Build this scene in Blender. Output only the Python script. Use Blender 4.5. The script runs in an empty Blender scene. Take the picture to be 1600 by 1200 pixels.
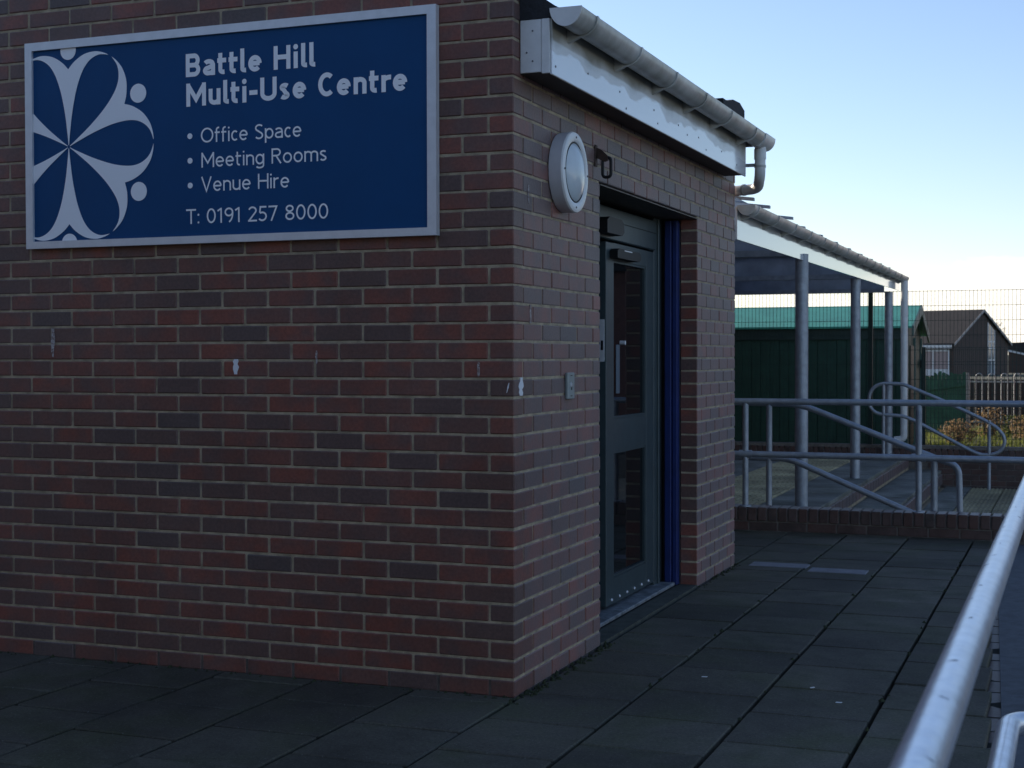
import bpy, bmesh, math, random
from mathutils import Vector, Matrix
random.seed(7)
S = bpy.context.scene
COL = S.collection
RAD = math.radians

# ------------------------------------------------------------------ camera
cd = bpy.data.cameras.new('camera')
cam = bpy.data.objects.new('camera', cd)
COL.objects.link(cam)
S.camera = cam
_r = Vector((0.93185, 0.36283, -0.00181)); _u = Vector((-0.00552, 0.01916, 0.9998)); _f = Vector((-0.36279, 0.93166, -0.01986))
M = Matrix.Identity(4)
for i in range(3):
    M[i][0], M[i][1], M[i][2] = _r[i], _u[i], -_f[i]
M.translation = Vector((2.09382, -5.39787, 1.36548))
cam.matrix_world = M
cd.sensor_width = 36
cd.lens = 2280.45 / 1600 * 36
cd.clip_start = 0.05
cd.clip_end = 3000
cd.dof.use_dof = True
cd.dof.focus_distance = 6.5
cd.dof.aperture_fstop = 11

# ------------------------------------------------------------------ sky and sun
SUN_EL, SUN_AZ = RAD(17), math.atan2(-0.86, 0.51)      # azimuth clockwise from +Y
W = bpy.data.worlds.new('World'); S.world = W; W.use_nodes = True
nt = W.node_tree; nt.nodes.clear()
wo = nt.nodes.new('ShaderNodeOutputWorld'); bg = nt.nodes.new('ShaderNodeBackground')
sky = nt.nodes.new('ShaderNodeTexSky'); sky.sky_type = 'NISHITA'; sky.sun_disc = False
sky.sun_elevation = SUN_EL; sky.sun_rotation = SUN_AZ
sky.air_density = 1.0; sky.dust_density = 0.25; sky.ozone_density = 2.6
bg.inputs['Strength'].default_value = 0.135
# low banks of cloud all round the horizon
tc = nt.nodes.new('ShaderNodeTexCoord'); sep = nt.nodes.new('ShaderNodeSeparateXYZ'); nt.links.new(tc.outputs['Generated'], sep.inputs[0])
mp = nt.nodes.new('ShaderNodeMapping'); mp.inputs['Scale'].default_value = (7, 7, 26); mp.inputs['Location'].default_value = (1.3, 0.4, 0.0); nt.links.new(tc.outputs['Generated'], mp.inputs[0])
cn = nt.nodes.new('ShaderNodeTexNoise'); cn.inputs['Scale'].default_value = 1.0; cn.inputs['Detail'].default_value = 7; cn.inputs['Roughness'].default_value = 0.55; nt.links.new(mp.outputs[0], cn.inputs['Vector'])
el = nt.nodes.new('ShaderNodeMapRange'); el.inputs[1].default_value = 0.0; el.inputs[2].default_value = 0.088; el.inputs[3].default_value = 0.62; el.inputs[4].default_value = -0.02; nt.links.new(sep.outputs['Z'], el.inputs[0])
ad = nt.nodes.new('ShaderNodeMath'); ad.operation = 'ADD'; nt.links.new(cn.outputs['Fac'], ad.inputs[0]); nt.links.new(el.outputs[0], ad.inputs[1])
ms = nt.nodes.new('ShaderNodeMapRange'); ms.inputs[1].default_value = 0.68; ms.inputs[2].default_value = 0.80; ms.inputs[4].default_value = 0.8; nt.links.new(ad.outputs[0], ms.inputs[0])
mx = nt.nodes.new('ShaderNodeMixRGB'); mx.inputs[2].default_value = (7.2, 6.8, 6.2, 1)
tn = nt.nodes.new('ShaderNodeMixRGB'); tn.blend_type = 'MULTIPLY'; tn.inputs[0].default_value = 1; tn.inputs[2].default_value = (1.02, 0.94, 1.0, 1)
nt.links.new(ms.outputs[0], mx.inputs[0]); nt.links.new(sky.outputs[0], tn.inputs[1]); nt.links.new(tn.outputs[0], mx.inputs[1])
nt.links.new(mx.outputs[0], bg.inputs[0]); nt.links.new(bg.outputs[0], wo.inputs[0])
sd = bpy.data.lights.new('sun', 'SUN'); sd.energy = 4.5; sd.angle = RAD(0.5); sd.color = (1.0, 0.87, 0.70)
sun = bpy.data.objects.new('sun', sd); COL.objects.link(sun)
_sd = Vector((math.sin(SUN_AZ) * math.cos(SUN_EL), math.cos(SUN_AZ) * math.cos(SUN_EL), math.sin(SUN_EL)))
sun.rotation_euler = _sd.to_track_quat('Z', 'Y').to_euler()
sun.location = (-20, 20, 20)
vs = S.view_settings
vs.view_transform = 'Standard'; vs.look = 'None'; vs.gamma = 1; vs.exposure = 0.5; vs.use_curve_mapping = False

# ------------------------------------------------------------------ materials
MATS = {}
def mat(name, col, rough=0.6, metal=0.0, spec=0.5, var=0.0, scale=8.0, col2=None, bump=0.0, bscale=60.0, detail=5.0):
    if name in MATS: return MATS[name]
    m = bpy.data.materials.new(name); m.use_nodes = True; MATS[name] = m
    t = m.node_tree; b = t.nodes['Principled BSDF']
    b.inputs['Roughness'].default_value = rough; b.inputs['Metallic'].default_value = metal
    b.inputs['Specular IOR Level'].default_value = spec
    c = tuple(col) + (1,)
    b.inputs['Base Color'].default_value = c
    g = t.nodes.new('ShaderNodeNewGeometry')
    if var or col2:
        n = t.nodes.new('ShaderNodeTexNoise'); n.inputs['Scale'].default_value = scale; n.inputs['Detail'].default_value = detail; n.inputs['Roughness'].default_value = 0.62
        t.links.new(g.outputs['Position'], n.inputs['Vector'])
        r = t.nodes.new('ShaderNodeValToRGB')
        if col2 is None: col2 = tuple(x * (1 - var) for x in col); c = tuple(min(1, x * (1 + var)) for x in col) + (1,)
        r.color_ramp.elements[0].color = tuple(col2) + (1,); r.color_ramp.elements[1].color = c
        r.color_ramp.elements[0].position = 0.34; r.color_ramp.elements[1].position = 0.66
        t.links.new(n.outputs['Fac'], r.inputs[0]); t.links.new(r.outputs[0], b.inputs['Base Color'])
    if bump:
        n2 = t.nodes.new('ShaderNodeTexNoise'); n2.inputs['Scale'].default_value = bscale; n2.inputs['Detail'].default_value = 6
        t.links.new(g.outputs['Position'], n2.inputs['Vector'])
        bp = t.nodes.new('ShaderNodeBump'); bp.inputs['Strength'].default_value = bump; bp.inputs['Distance'].default_value = 0.01
        t.links.new(n2.outputs['Fac'], bp.inputs['Height']); t.links.new(bp.outputs[0], b.inputs['Normal'])
    return m

def brick_mat(name, island, hues, rough=0.5):
    m = bpy.data.materials.new(name); m.use_nodes = True; MATS[name] = m
    t = m.node_tree; L = t.links; b = t.nodes['Principled BSDF']; b.inputs['Roughness'].default_value = rough
    b.inputs['Specular IOR Level'].default_value = 0.5
    b.inputs['Sheen Weight'].default_value = 0.35 if island else 0.12; b.inputs['Sheen Roughness'].default_value = 0.45
    g = t.nodes.new('ShaderNodeNewGeometry')
    if island: rnd = g.outputs['Random Per Island']
    else: rnd = t.nodes.new('ShaderNodeObjectInfo').outputs['Random']
    r = t.nodes.new('ShaderNodeValToRGB'); e = r.color_ramp.elements
    while len(e) < len(hues): e.new(0.5)
    for i, (ps, c) in enumerate(hues): e[i].position = ps; e[i].color = tuple(c) + (1,)
    L.new(rnd, r.inputs[0])
    # kiss-marks and firing stains: two noises, shifted by each brick's own number
    sh = t.nodes.new('ShaderNodeVectorMath'); sh.operation = 'ADD'
    sc = t.nodes.new('ShaderNodeMath'); sc.operation = 'MULTIPLY'; sc.inputs[1].default_value = 37.0; L.new(rnd, sc.inputs[0])
    L.new(g.outputs['Position'], sh.inputs[0]); L.new(sc.outputs[0], sh.inputs[1])
    n = t.nodes.new('ShaderNodeTexNoise'); n.inputs['Scale'].default_value = 9; n.inputs['Detail'].default_value = 3; L.new(sh.outputs[0], n.inputs['Vector'])
    r2 = t.nodes.new('ShaderNodeMapRange'); r2.inputs[1].default_value = 0.38; r2.inputs[2].default_value = 0.66; r2.inputs[3].default_value = 0.0; r2.inputs[4].default_value = 0.75; L.new(n.outputs['Fac'], r2.inputs[0])
    mx = t.nodes.new('ShaderNodeMixRGB'); mx.inputs[2].default_value = (0.12, 0.076, 0.067, 1); L.new(r2.outputs[0], mx.inputs[0]); L.new(r.outputs[0], mx.inputs[1])
    n3 = t.nodes.new('ShaderNodeTexNoise'); n3.inputs['Scale'].default_value = 70; n3.inputs['Detail'].default_value = 7; n3.inputs['Roughness'].default_value = 0.7; L.new(g.outputs['Position'], n3.inputs['Vector'])
    r3 = t.nodes.new('ShaderNodeMapRange'); r3.inputs[1].default_value = 0.3; r3.inputs[2].default_value = 0.7; r3.inputs[3].default_value = 0.72; r3.inputs[4].default_value = 1.2; L.new(n3.outputs['Fac'], r3.inputs[0])
    n4 = t.nodes.new('ShaderNodeTexNoise'); n4.inputs['Scale'].default_value = 1.7; n4.inputs['Detail'].default_value = 6; n4.inputs['Roughness'].default_value = 0.6; L.new(g.outputs['Position'], n4.inputs['Vector'])
    r4 = t.nodes.new('ShaderNodeMapRange'); r4.inputs[1].default_value = 0.32; r4.inputs[2].default_value = 0.68; r4.inputs[3].default_value = 0.78; r4.inputs[4].default_value = 1.18; L.new(n4.outputs['Fac'], r4.inputs[0])
    pm = t.nodes.new('ShaderNodeMath'); pm.operation = 'MULTIPLY'; L.new(r3.outputs[0], pm.inputs[0]); L.new(r4.outputs[0], pm.inputs[1])
    ml = t.nodes.new('ShaderNodeVectorMath'); ml.operation = 'SCALE'; L.new(mx.outputs[0], ml.inputs[0]); L.new(pm.outputs[0], ml.inputs['Scale'])
    L.new(ml.outputs[0], b.inputs['Base Color'])
    bp = t.nodes.new('ShaderNodeBump'); bp.inputs['Strength'].default_value = 0.35; bp.inputs['Distance'].default_value = 0.004
    L.new(n3.outputs['Fac'], bp.inputs['Height']); L.new(bp.outputs[0], b.inputs['Normal'])
    return m
HUES = [(0.0, (0.22, 0.072, 0.050)), (0.2, (0.245, 0.072, 0.047)), (0.38, (0.17, 0.074, 0.056)), (0.55, (0.205, 0.068, 0.048)), (0.72, (0.135, 0.078, 0.064)), (0.86, (0.17, 0.073, 0.054)), (1.0, (0.098, 0.073, 0.068))]
HUES_DK = [(0.0, (0.105, 0.046, 0.034)), (0.5, (0.08, 0.042, 0.034)), (1.0, (0.055, 0.04, 0.036))]
BRICK_DK = brick_mat('dark_kerb_brick', False, HUES_DK); BRICK = brick_mat('brick_face', False, HUES); BRICKS = brick_mat('brick_face_joined', True, HUES)
MORTAR = mat('mortar', (0.40, 0.325, 0.22), 0.9, var=0.32, scale=14, bump=0.5, bscale=220)
WHITE = mat('white_upvc', (0.74, 0.74, 0.72), 0.35, var=0.08, scale=9)
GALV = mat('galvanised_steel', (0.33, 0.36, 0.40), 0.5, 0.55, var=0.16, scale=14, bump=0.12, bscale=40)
SILVER = mat('silver_aluminium', (0.72, 0.73, 0.75), 0.42, 0.35, var=0.05, scale=20)
SIGNBLUE = mat('sign_blue', (0.0015, 0.062, 0.185), 0.5, spec=0.25, var=0.06, scale=3)
SIGNGREY = mat('sign_pale_grey', (0.93, 0.94, 0.96), 0.5)
FRAME = mat('grey_door_frame', (0.042, 0.064, 0.070), 0.42, 0.1, var=0.12, scale=12)
DARK = mat('black_plastic', (0.009, 0.009, 0.010), 0.5, spec=0.3)
BLUE = mat('blue_painted_steel', (0.004, 0.018, 0.115), 0.6, var=0.15, scale=10)
FELT = mat('dark_roof_felt', (0.022, 0.024, 0.028), 0.85, var=0.25, scale=30, bump=0.4)
SOFFIT = mat('dark_soffit_board', (0.05, 0.042, 0.038), 0.6, var=0.25, scale=6)
SCREW = mat('screw_head', (0.12, 0.12, 0.13), 0.5, 0.4)
GREENDK = mat('dark_green_timber', (0.024, 0.075, 0.048), 0.6, var=0.2, scale=6)
GREENRF = mat('teal_green_roof', (0.085, 0.40, 0.255), 0.45, var=0.14, scale=3)
GREENWIRE = mat('dark_green_wire', (0.012, 0.035, 0.028), 0.5)
GREENTRIM = mat('green_trim', (0.075, 0.15, 0.125), 0.55, var=0.1)
TARMAC = mat('tarmac', (0.075, 0.085, 0.098), 0.75, var=0.25, scale=18, bump=0.3, bscale=300)
EARTH = mat('ground_earth', (0.05, 0.055, 0.028), 0.95, var=0.3, scale=0.7)
PAINTMARK = mat('white_paint_splash', (0.75, 0.76, 0.78), 0.6)

def slab_mat(name, a, bcol, moss=0.35):
    m = bpy.data.materials.new(name); m.use_nodes = True; MATS[name] = m
    t = m.node_tree; L = t.links; b = t.nodes['Principled BSDF']; b.inputs['Roughness'].default_value = 0.78; b.inputs['Specular IOR Level'].default_value = 0.35
    g = t.nodes.new('ShaderNodeNewGeometry'); oi = t.nodes.new('ShaderNodeObjectInfo')
    r = t.nodes.new('ShaderNodeValToRGB'); r.color_ramp.elements[0].color = tuple(a) + (1,); r.color_ramp.elements[1].color = tuple(bcol) + (1,); L.new(oi.outputs['Random'], r.inputs[0])
    n = t.nodes.new('ShaderNodeTexNoise'); n.inputs['Scale'].default_value = 2.3; n.inputs['Detail'].default_value = 6; n.inputs['Roughness'].default_value = 0.6; L.new(g.outputs['Position'], n.inputs['Vector'])
    mr = t.nodes.new('ShaderNodeMapRange'); mr.inputs[1].default_value = 0.46; mr.inputs[2].default_value = 0.64; mr.inputs[4].default_value = moss; L.new(n.outputs['Fac'], mr.inputs[0])
    mx = t.nodes.new('ShaderNodeMixRGB'); mx.inputs[2].default_value = (0.046, 0.052, 0.022, 1); L.new(mr.outputs[0], mx.inputs[0]); L.new(r.outputs[0], mx.inputs[1])
    n2 = t.nodes.new('ShaderNodeTexNoise'); n2.inputs['Scale'].default_value = 75; n2.inputs['Detail'].default_value = 7; n2.inputs['Roughness'].default_value = 0.85; L.new(g.outputs['Position'], n2.inputs['Vector'])
    r3 = t.nodes.new('ShaderNodeMapRange'); r3.inputs[1].default_value = 0.3; r3.inputs[2].default_value = 0.72; r3.inputs[3].default_value = 0.45; r3.inputs[4].default_value = 1.65; L.new(n2.outputs['Fac'], r3.inputs[0])
    n5 = t.nodes.new('ShaderNodeTexNoise'); n5.inputs['Scale'].default_value = 1.1; n5.inputs['Detail'].default_value = 8; n5.inputs['Roughness'].default_value = 0.7; L.new(g.outputs['Position'], n5.inputs['Vector'])
    r5 = t.nodes.new('ShaderNodeMapRange'); r5.inputs[1].default_value = 0.34; r5.inputs[2].default_value = 0.66; r5.inputs[3].default_value = 0.5; r5.inputs[4].default_value = 1.4; L.new(n5.outputs['Fac'], r5.inputs[0])
    pm = t.nodes.new('ShaderNodeMath'); pm.operation = 'MULTIPLY'; L.new(r3.outputs[0], pm.inputs[0]); L.new(r5.outputs[0], pm.inputs[1])
    ml = t.nodes.new('ShaderNodeVectorMath'); ml.operation = 'SCALE'; L.new(mx.outputs[0], ml.inputs[0]); L.new(pm.outputs[0], ml.inputs['Scale'])
    vo = t.nodes.new('ShaderNodeTexVoronoi'); vo.inputs['Scale'].default_value = 55; L.new(g.outputs['Position'], vo.inputs['Vector'])
    rv = t.nodes.new('ShaderNodeMapRange'); rv.inputs[1].default_value = 0.10; rv.inputs[2].default_value = 0.16; rv.inputs[3].default_value = 0.55; rv.inputs[4].default_value = 0.0; L.new(vo.outputs['Distance'], rv.inputs[0])
    sp_ = t.nodes.new('ShaderNodeMixRGB'); sp_.inputs[2].default_value = (0.21, 0.21, 0.20, 1); L.new(rv.outputs[0], sp_.inputs[0]); L.new(ml.outputs[0], sp_.inputs[1]); L.new(sp_.outputs[0], b.inputs['Base Color'])
    bp = t.nodes.new('ShaderNodeBump'); bp.inputs['Strength'].default_value = 0.4; bp.inputs['Distance'].default_value = 0.004; L.new(n2.outputs['Fac'], bp.inputs['Height']); L.new(bp.outputs[0], b.inputs['Normal'])
    return m
SLAB = slab_mat('concrete_paving_slab', (0.062, 0.056, 0.042), (0.105, 0.096, 0.072), 0.65)
SLABP = slab_mat('pale_paving_slab', (0.15, 0.155, 0.14), (0.19, 0.19, 0.165), 0.5)
TACT = slab_mat('yellow_tactile_paving', (0.30, 0.26, 0.15), (0.36, 0.31, 0.18), 0.3)

# fascia: white plastic with a grey-brown tide of dirt hanging from its upper edge
def fascia_mat(name, z0, z1, slope):
    m = bpy.data.materials.new(name); m.use_nodes = True
    t = m.node_tree; L = t.links; b = t.nodes['Principled BSDF']; b.inputs['Roughness'].default_value = 0.12; b.inputs['Coat Weight'].default_value = 0.7; b.inputs['Coat Roughness'].default_value = 0.05
    g = t.nodes.new('ShaderNodeNewGeometry'); sp = t.nodes.new('ShaderNodeSeparateXYZ'); L.new(g.outputs['Position'], sp.inputs[0])
    cb = t.nodes.new('ShaderNodeCombineXYZ'); L.new(sp.outputs['Y'], cb.inputs[0])
    n = t.nodes.new('ShaderNodeTexNoise'); n.inputs['Scale'].default_value = 3.2; n.inputs['Detail'].default_value = 5; L.new(g.outputs['Position'], n.inputs['Vector'])
    a = t.nodes.new('ShaderNodeMath'); a.operation = 'MULTIPLY_ADD'; a.inputs[1].default_value = 0.20; L.new(n.outputs['Fac'], a.inputs[0]); L.new(sp.outputs['Z'], a.inputs[2])
    y = t.nodes.new('ShaderNodeMath'); y.operation = 'MULTIPLY_ADD'; y.inputs[1].default_value = slope; L.new(sp.outputs['Y'], y.inputs[0]); L.new(a.outputs[0], y.inputs[2])
    mr = t.nodes.new('ShaderNodeMapRange'); mr.inputs[1].default_value = z0 + 0.10; mr.inputs[2].default_value = z0 + 0.106; mr.inputs[4].default_value = 0.55; L.new(y.outputs[0], mr.inputs[0])
    mr2 = t.nodes.new('ShaderNodeMapRange'); mr2.inputs[1].default_value = z0 + 0.125; mr2.inputs[2].default_value = z1 + 0.10; mr2.inputs[4].default_value = 0.9; L.new(y.outputs[0], mr2.inputs[0])
    x1 = t.nodes.new('ShaderNodeMixRGB'); x1.inputs[1].default_value = (0.82, 0.83, 0.84, 1); x1.inputs[2].default_value = (0.56, 0.54, 0.50, 1); L.new(mr.outputs[0], x1.inputs[0])
    x2 = t.nodes.new('ShaderNodeMixRGB'); x2.inputs[2].default_value = (0.25, 0.23, 0.18, 1); L.new(mr2.outputs[0], x2.inputs[0]); L.new(x1.outputs[0], x2.inputs[1])
    L.new(x2.outputs[0], b.inputs['Base Color'])
    rr = t.nodes.new('ShaderNodeMapRange'); rr.inputs[1].default_value = 0; rr.inputs[2].default_value = 0.5; rr.inputs[3].default_value = 0.10; rr.inputs[4].default_value = 0.6; L.new(mr.outputs[0], rr.inputs[0]); L.new(rr.outputs[0], b.inputs['Roughness'])
    return m
FASCIA = fascia_mat('fascia_board_white', 2.575, 2.66, 0.0)
FASCIA2 = fascia_mat('canopy_fascia_white', 2.30, 2.40, -0.010)
GUTTER = mat('weathered_white_gutter', (0.64, 0.64, 0.61), 0.33, var=0.3, scale=5, col2=(0.36, 0.36, 0.32))

def glass_mat(name, tint, rough=0.02, alpha_mix=0.25):
    m = bpy.data.materials.new(name); m.use_nodes = True
    t = m.node_tree; L = t.links; b = t.nodes['Principled BSDF']
    b.inputs['Base Color'].default_value = tuple(tint) + (1,); b.inputs['Roughness'].default_value = rough; b.inputs['Specular IOR Level'].default_value = 0.8
    tr = t.nodes.new('ShaderNodeBsdfTransparent'); tr.inputs[0].default_value = (0.55, 0.6, 0.6, 1)
    mx = t.nodes.new('ShaderNodeMixShader'); mx.inputs[0].default_value = 1 - alpha_mix
    L.new(tr.outputs[0], mx.inputs[1]); L.new(b.outputs[0], mx.inputs[2]); L.new(mx.outputs[0], t.nodes['Material Output'].inputs[0])
    return m
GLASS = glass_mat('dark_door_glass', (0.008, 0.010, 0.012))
LENS = mat('frosted_lamp_glass', (0.62, 0.68, 0.70), 0.18, var=0.06, scale=12)

# ------------------------------------------------------------------ mesh builders
class MB:
    def __init__(self): self.v = []; self.f = []
    def add(self, vs, fs):
        o = len(self.v); self.v += [tuple(x) for x in vs]; self.f += [tuple(i + o for i in q) for q in fs]; return self
    def box(self, x0, x1, y0, y1, z0, z1):
        return self.add([(x0, y0, z0), (x1, y0, z0), (x1, y1, z0), (x0, y1, z0), (x0, y0, z1), (x1, y0, z1), (x1, y1, z1), (x0, y1, z1)],
                        [(0, 3, 2, 1), (4, 5, 6, 7), (0, 1, 5, 4), (1, 2, 6, 5), (2, 3, 7, 6), (3, 0, 4, 7)])
    def cbox(self, x0, x1, y0, y1, z0, z1, c=0.003):
        """box with all edges chamfered"""
        bm = bmesh.new(); bmesh.ops.create_cube(bm, size=1)
        for v in bm.verts: v.co = Vector(((x0 + x1) / 2 + v.co.x * (x1 - x0), (y0 + y1) / 2 + v.co.y * (y1 - y0), (z0 + z1) / 2 + v.co.z * (z1 - z0)))
        bmesh.ops.bevel(bm, geom=bm.edges[:], offset=c, segments=1, affect='EDGES')
        bm.verts.index_update(); self.add([v.co[:] for v in bm.verts], [[v.index for v in f.verts] for f in bm.faces]); bm.free(); return self
    def tube(self, pts, r, n=12, fillet=0.0, fseg=6, cap=True, closed=False):
        pts = [Vector(q) for q in pts]
        if fillet and len(pts) > 2:
            out = [] if closed else [pts[0]]
            rng = range(len(pts)) if closed else range(1, len(pts) - 1)
            for i in rng:
                a, b, c = pts[i - 1], pts[i], pts[(i + 1) % len(pts)]
                d1, d2 = (a - b), (c - b); l1, l2 = d1.length, d2.length; d1.normalize(); d2.normalize()
                k = min(fillet, l1 * 0.49, l2 * 0.49); p, q = b + d1 * k, b + d2 * k
                for s in range(fseg + 1):
                    u = s / fseg; out.append(p * (1 - u) ** 2 + b * 2 * u * (1 - u) + q * u * u)
            if not closed: out.append(pts[-1])
            pts = out
        m = len(pts); rings = []
        nrm = None
        for i, q in enumerate(pts):
            if closed: tdir = (pts[(i + 1) % m] - pts[i - 1]).normalized()
            else: tdir = (pts[min(i + 1, m - 1)] - pts[max(i - 1, 0)]).normalized()
            if nrm is None:
                nrm = tdir.orthogonal().normalized()
            else:
                nrm = (nrm - tdir * nrm.dot(tdir)).normalized()
            bn = tdir.cross(nrm)
            rings.append([q + (nrm * math.cos(2 * math.pi * k / n) + bn * math.sin(2 * math.pi * k / n)) * (r[i] if isinstance(r, list) else r) for k in range(n)])
        vs = [v for rg in rings for v in rg]; fs = []
        for i in range(m if closed else m - 1):
            j = (i + 1) % m
            for k in range(n): fs.append((i * n + k, i * n + (k + 1) % n, j * n + (k + 1) % n, j * n + k))
        if cap and not closed: fs.append(tuple(reversed(range(n)))); fs.append(tuple((m - 1) * n + k for k in range(n)))
        return self.add(vs, fs)
    def lathe(self, prof, origin, axis='X', n=48):
        """prof: (radius, along) pairs; closed at both ends where radius is 0"""
        ox, oy, oz = origin; vs = []; fs = []
        for (r, h) in prof:
            for k in range(n):
                a = 2 * math.pi * k / n; c, s_ = r * math.cos(a), r * math.sin(a)
                vs.append((ox + h, oy + c, oz + s_) if axis == 'X' else (ox + c, oy + h, oz + s_) if axis == 'Y' else (ox + c, oy + s_, oz + h))
        for i in range(len(prof) - 1):
            for k in range(n): fs.append((i * n + k, i * n + (k + 1) % n, (i + 1) * n + (k + 1) % n, (i + 1) * n + k))
        return self.add(vs, fs)
    def prism(self, poly, y0, y1, plane='XZ'):
        """extrude a polygon given in a plane"""
        k = len(poly)
        P = (lambda a, b, h: (a, h, b)) if plane == 'XZ' else (lambda a, b, h: (h, a, b)) if plane == 'YZ' else (lambda a, b, h: (a, b, h))
        vs = [P(a, b, y0) for a, b in poly] + [P(a, b, y1) for a, b in poly]
        fs = [tuple(range(k)), tuple(reversed(range(k, 2 * k)))] + [(i, k + i, k + (i + 1) % k, (i + 1) % k) for i in range(k)]
        return self.add(vs, fs)
    def mesh(self, name, material, smooth=False, recalc=True):
        me = bpy.data.meshes.new(name); me.from_pydata(self.v, [], self.f); me.update()
        if recalc:
            bm = bmesh.new(); bm.from_mesh(me); bmesh.ops.recalc_face_normals(bm, faces=bm.faces[:]); bm.to_mesh(me); bm.free()
        if smooth:
            for p in me.polygons: p.use_smooth = True
        me.materials.append(material)
        if smooth:
            try: me.set_sharp_from_angle(angle=RAD(40))
            except Exception: pass
        return me
    def build(self, name, material, parent=None, smooth=False, **kw):
        o = bpy.data.objects.new(name, self.mesh(name, material, smooth)); COL.objects.link(o)
        return tag(o, parent, **kw)

def tag(o, parent=None, label=None, category=None, group=None, kind=None):
    if parent is not None:
        o.parent = parent
        o.matrix_parent_inverse = parent_world(parent).inverted()
    for k, v in (('label', label), ('category', category), ('group', group), ('kind', kind)):
        if v: o[k] = v
    return o
def parent_world(p):
    m = p.matrix_basis.copy()
    while p.parent is not None:
        m = p.parent.matrix_basis @ p.matrix_parent_inverse @ m if False else (p.matrix_parent_inverse @ m)
        p = p.parent; m = p.matrix_basis @ m
    return m
def thing(name, label, category, loc=(0, 0, 0), group=None, kind=None):
    o = bpy.data.objects.new(name, None); COL.objects.link(o); o.location = loc; o.empty_display_size = 0.2
    return tag(o, None, label, category, group, kind)
def inst(mesh, name, loc, parent=None, rot=(0, 0, 0), scale=(1, 1, 1), **kw):
    o = bpy.data.objects.new(name, mesh); COL.objects.link(o)
    o.location = loc; o.rotation_euler = rot; o.scale = scale
    return tag(o, parent, **kw)

def brick_mesh(name, l, d, h, c=0.004, material=None):
    m = MB().cbox(-l / 2, l / 2, -d / 2, d / 2, -h / 2, h / 2, c)
    return m.mesh(name, material or BRICK)
BM = {}
def brick_of(l, d, h, dark=False):
    k = (round(l, 4), round(d, 4), round(h, 4), dark)
    if k not in BM: BM[k] = brick_mesh('brick', *k[:3], material=BRICK_DK if dark else BRICK)
    return BM[k]
def jit(a): return random.uniform(-a, a)
class Joined:
    """bricks past the limit: real bricks, joined"""
    def __init__(self): self.m = MB()
    def add(self, x0, x1, y0, y1, z0, z1):
        j = [jit(0.0012) for _ in range(3)]
        self.m.cbox(x0 + j[0], x1 + j[0], y0 + j[1], y1 + j[1], z0 + j[2], z1 + j[2], 0.004)
def brick_obj(parent, x0, x1, y0, y1, z0, z1, name='brick', dark=False):
    return inst(brick_of(x1 - x0, y1 - y0, z1 - z0, dark), name, ((x0 + x1) / 2 + jit(0.001), (y0 + y1) / 2 + jit(0.0012), (z0 + z1) / 2 + jit(0.0012)), parent, (jit(0.003), jit(0.004), jit(0.002)))

# ================================================================== SETTING
# one sheet to the horizon: lower yard in front, garden level behind the boundary wall
g = MB()
g.add([(-1500, -1500, -0.62), (1500, -1500, -0.62), (1500, 15.2, -0.62), (-1500, 15.2, -0.62), (-1500, 15.2, -0.12), (1500, 15.2, -0.12), (1500, 2500, -0.12), (-1500, 2500, -0.12)],
      [(0, 1, 2, 3), (3, 2, 5, 4), (4, 5, 6, 7)])
g.build('ground', EARTH, kind='structure')

# terrace: bed plus slabs
def edge_x(y): return 1.815 - 0.054 * y
terr = MB().prism([(-8, -9), (edge_x(-9) + 0.035, -9), (edge_x(5.85) + 0.035, 5.85), (-8, 5.85)], -0.60, -0.046, 'XY').build('terrace', mat('joint_sand', (0.018, 0.02, 0.016), 0.95, var=0.3, scale=6), kind='structure')
XB = [-2.70, -2.25, -1.80, -1.345, -0.895, -0.44, 0.012, 0.455, 0.912, 1.372, 1.83]
PH = [0.115, -0.11]
SLM = {}
def slab_obj(parent, x0, x1, y0, y1, z, material, name='paving_slab', th=0.04, tilt=0.003):
    k = (round(x1 - x0, 3), round(y1 - y0, 3), material.name)
    if k not in SLM: SLM[k] = MB().cbox(-k[0] / 2, k[0] / 2, -k[1] / 2, k[1] / 2, -th, 0, 0.005).mesh(name, material)
    return inst(SLM[k], name, ((x0 + x1) / 2, (y0 + y1) / 2, z + jit(0.002)), parent, (jit(tilt), jit(tilt), jit(0.003)))
for i in range(len(XB) - 1):
    ph = PH[i % 2]
    for k in range(-6, 14):
        y0, y1 = ph + 0.4555 * k, ph + 0.4555 * (k + 1)
        if y0 > 5.84: continue
        y1 = min(y1, 5.845); x0, x1 = XB[i], XB[i + 1]
        if x1 < 0.1 and 0.12 < y0 < 3.9: continue                       # under the building
        if x1 < 0.1 and y1 > 0.02 and y0 < 0.2: y1 = 0.01 if y0 < 0.0 else y1
        if x1 < 0.1 and y0 < 4.0 and y1 > 3.8: y0 = 3.97 if y1 > 4.05 else 9
        if y1 - y0 < 0.06: continue
        if i == len(XB) - 2: x1 = edge_x(y1) + 0.004
        gp = 0.0055 + abs(jit(0.0035))
        slab_obj(terr, x0 + gp, x1 - gp, y0 + gp * 0.9, y1 - gp * 0.9, 0.0, SLAB)
# thin pale drain slabs let into the paving beside the far corner
for x0, x1, y0, y1 in ((0.10, 0.47, 3.93, 4.10), (0.50, 0.86, 3.80, 3.97)):
    inst(MB().cbox(-(x1 - x0) / 2, (x1 - x0) / 2, -(y1 - y0) / 2, (y1 - y0) / 2, -0.02, 0.0, 0.004).mesh('drain_slab', mat('pale_grey_cement', (0.20, 0.20, 0.22), 0.7, var=0.2, scale=12)), 'drain_slab', ((x0 + x1) / 2, (y0 + y1) / 2, 0.0055), terr)
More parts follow.
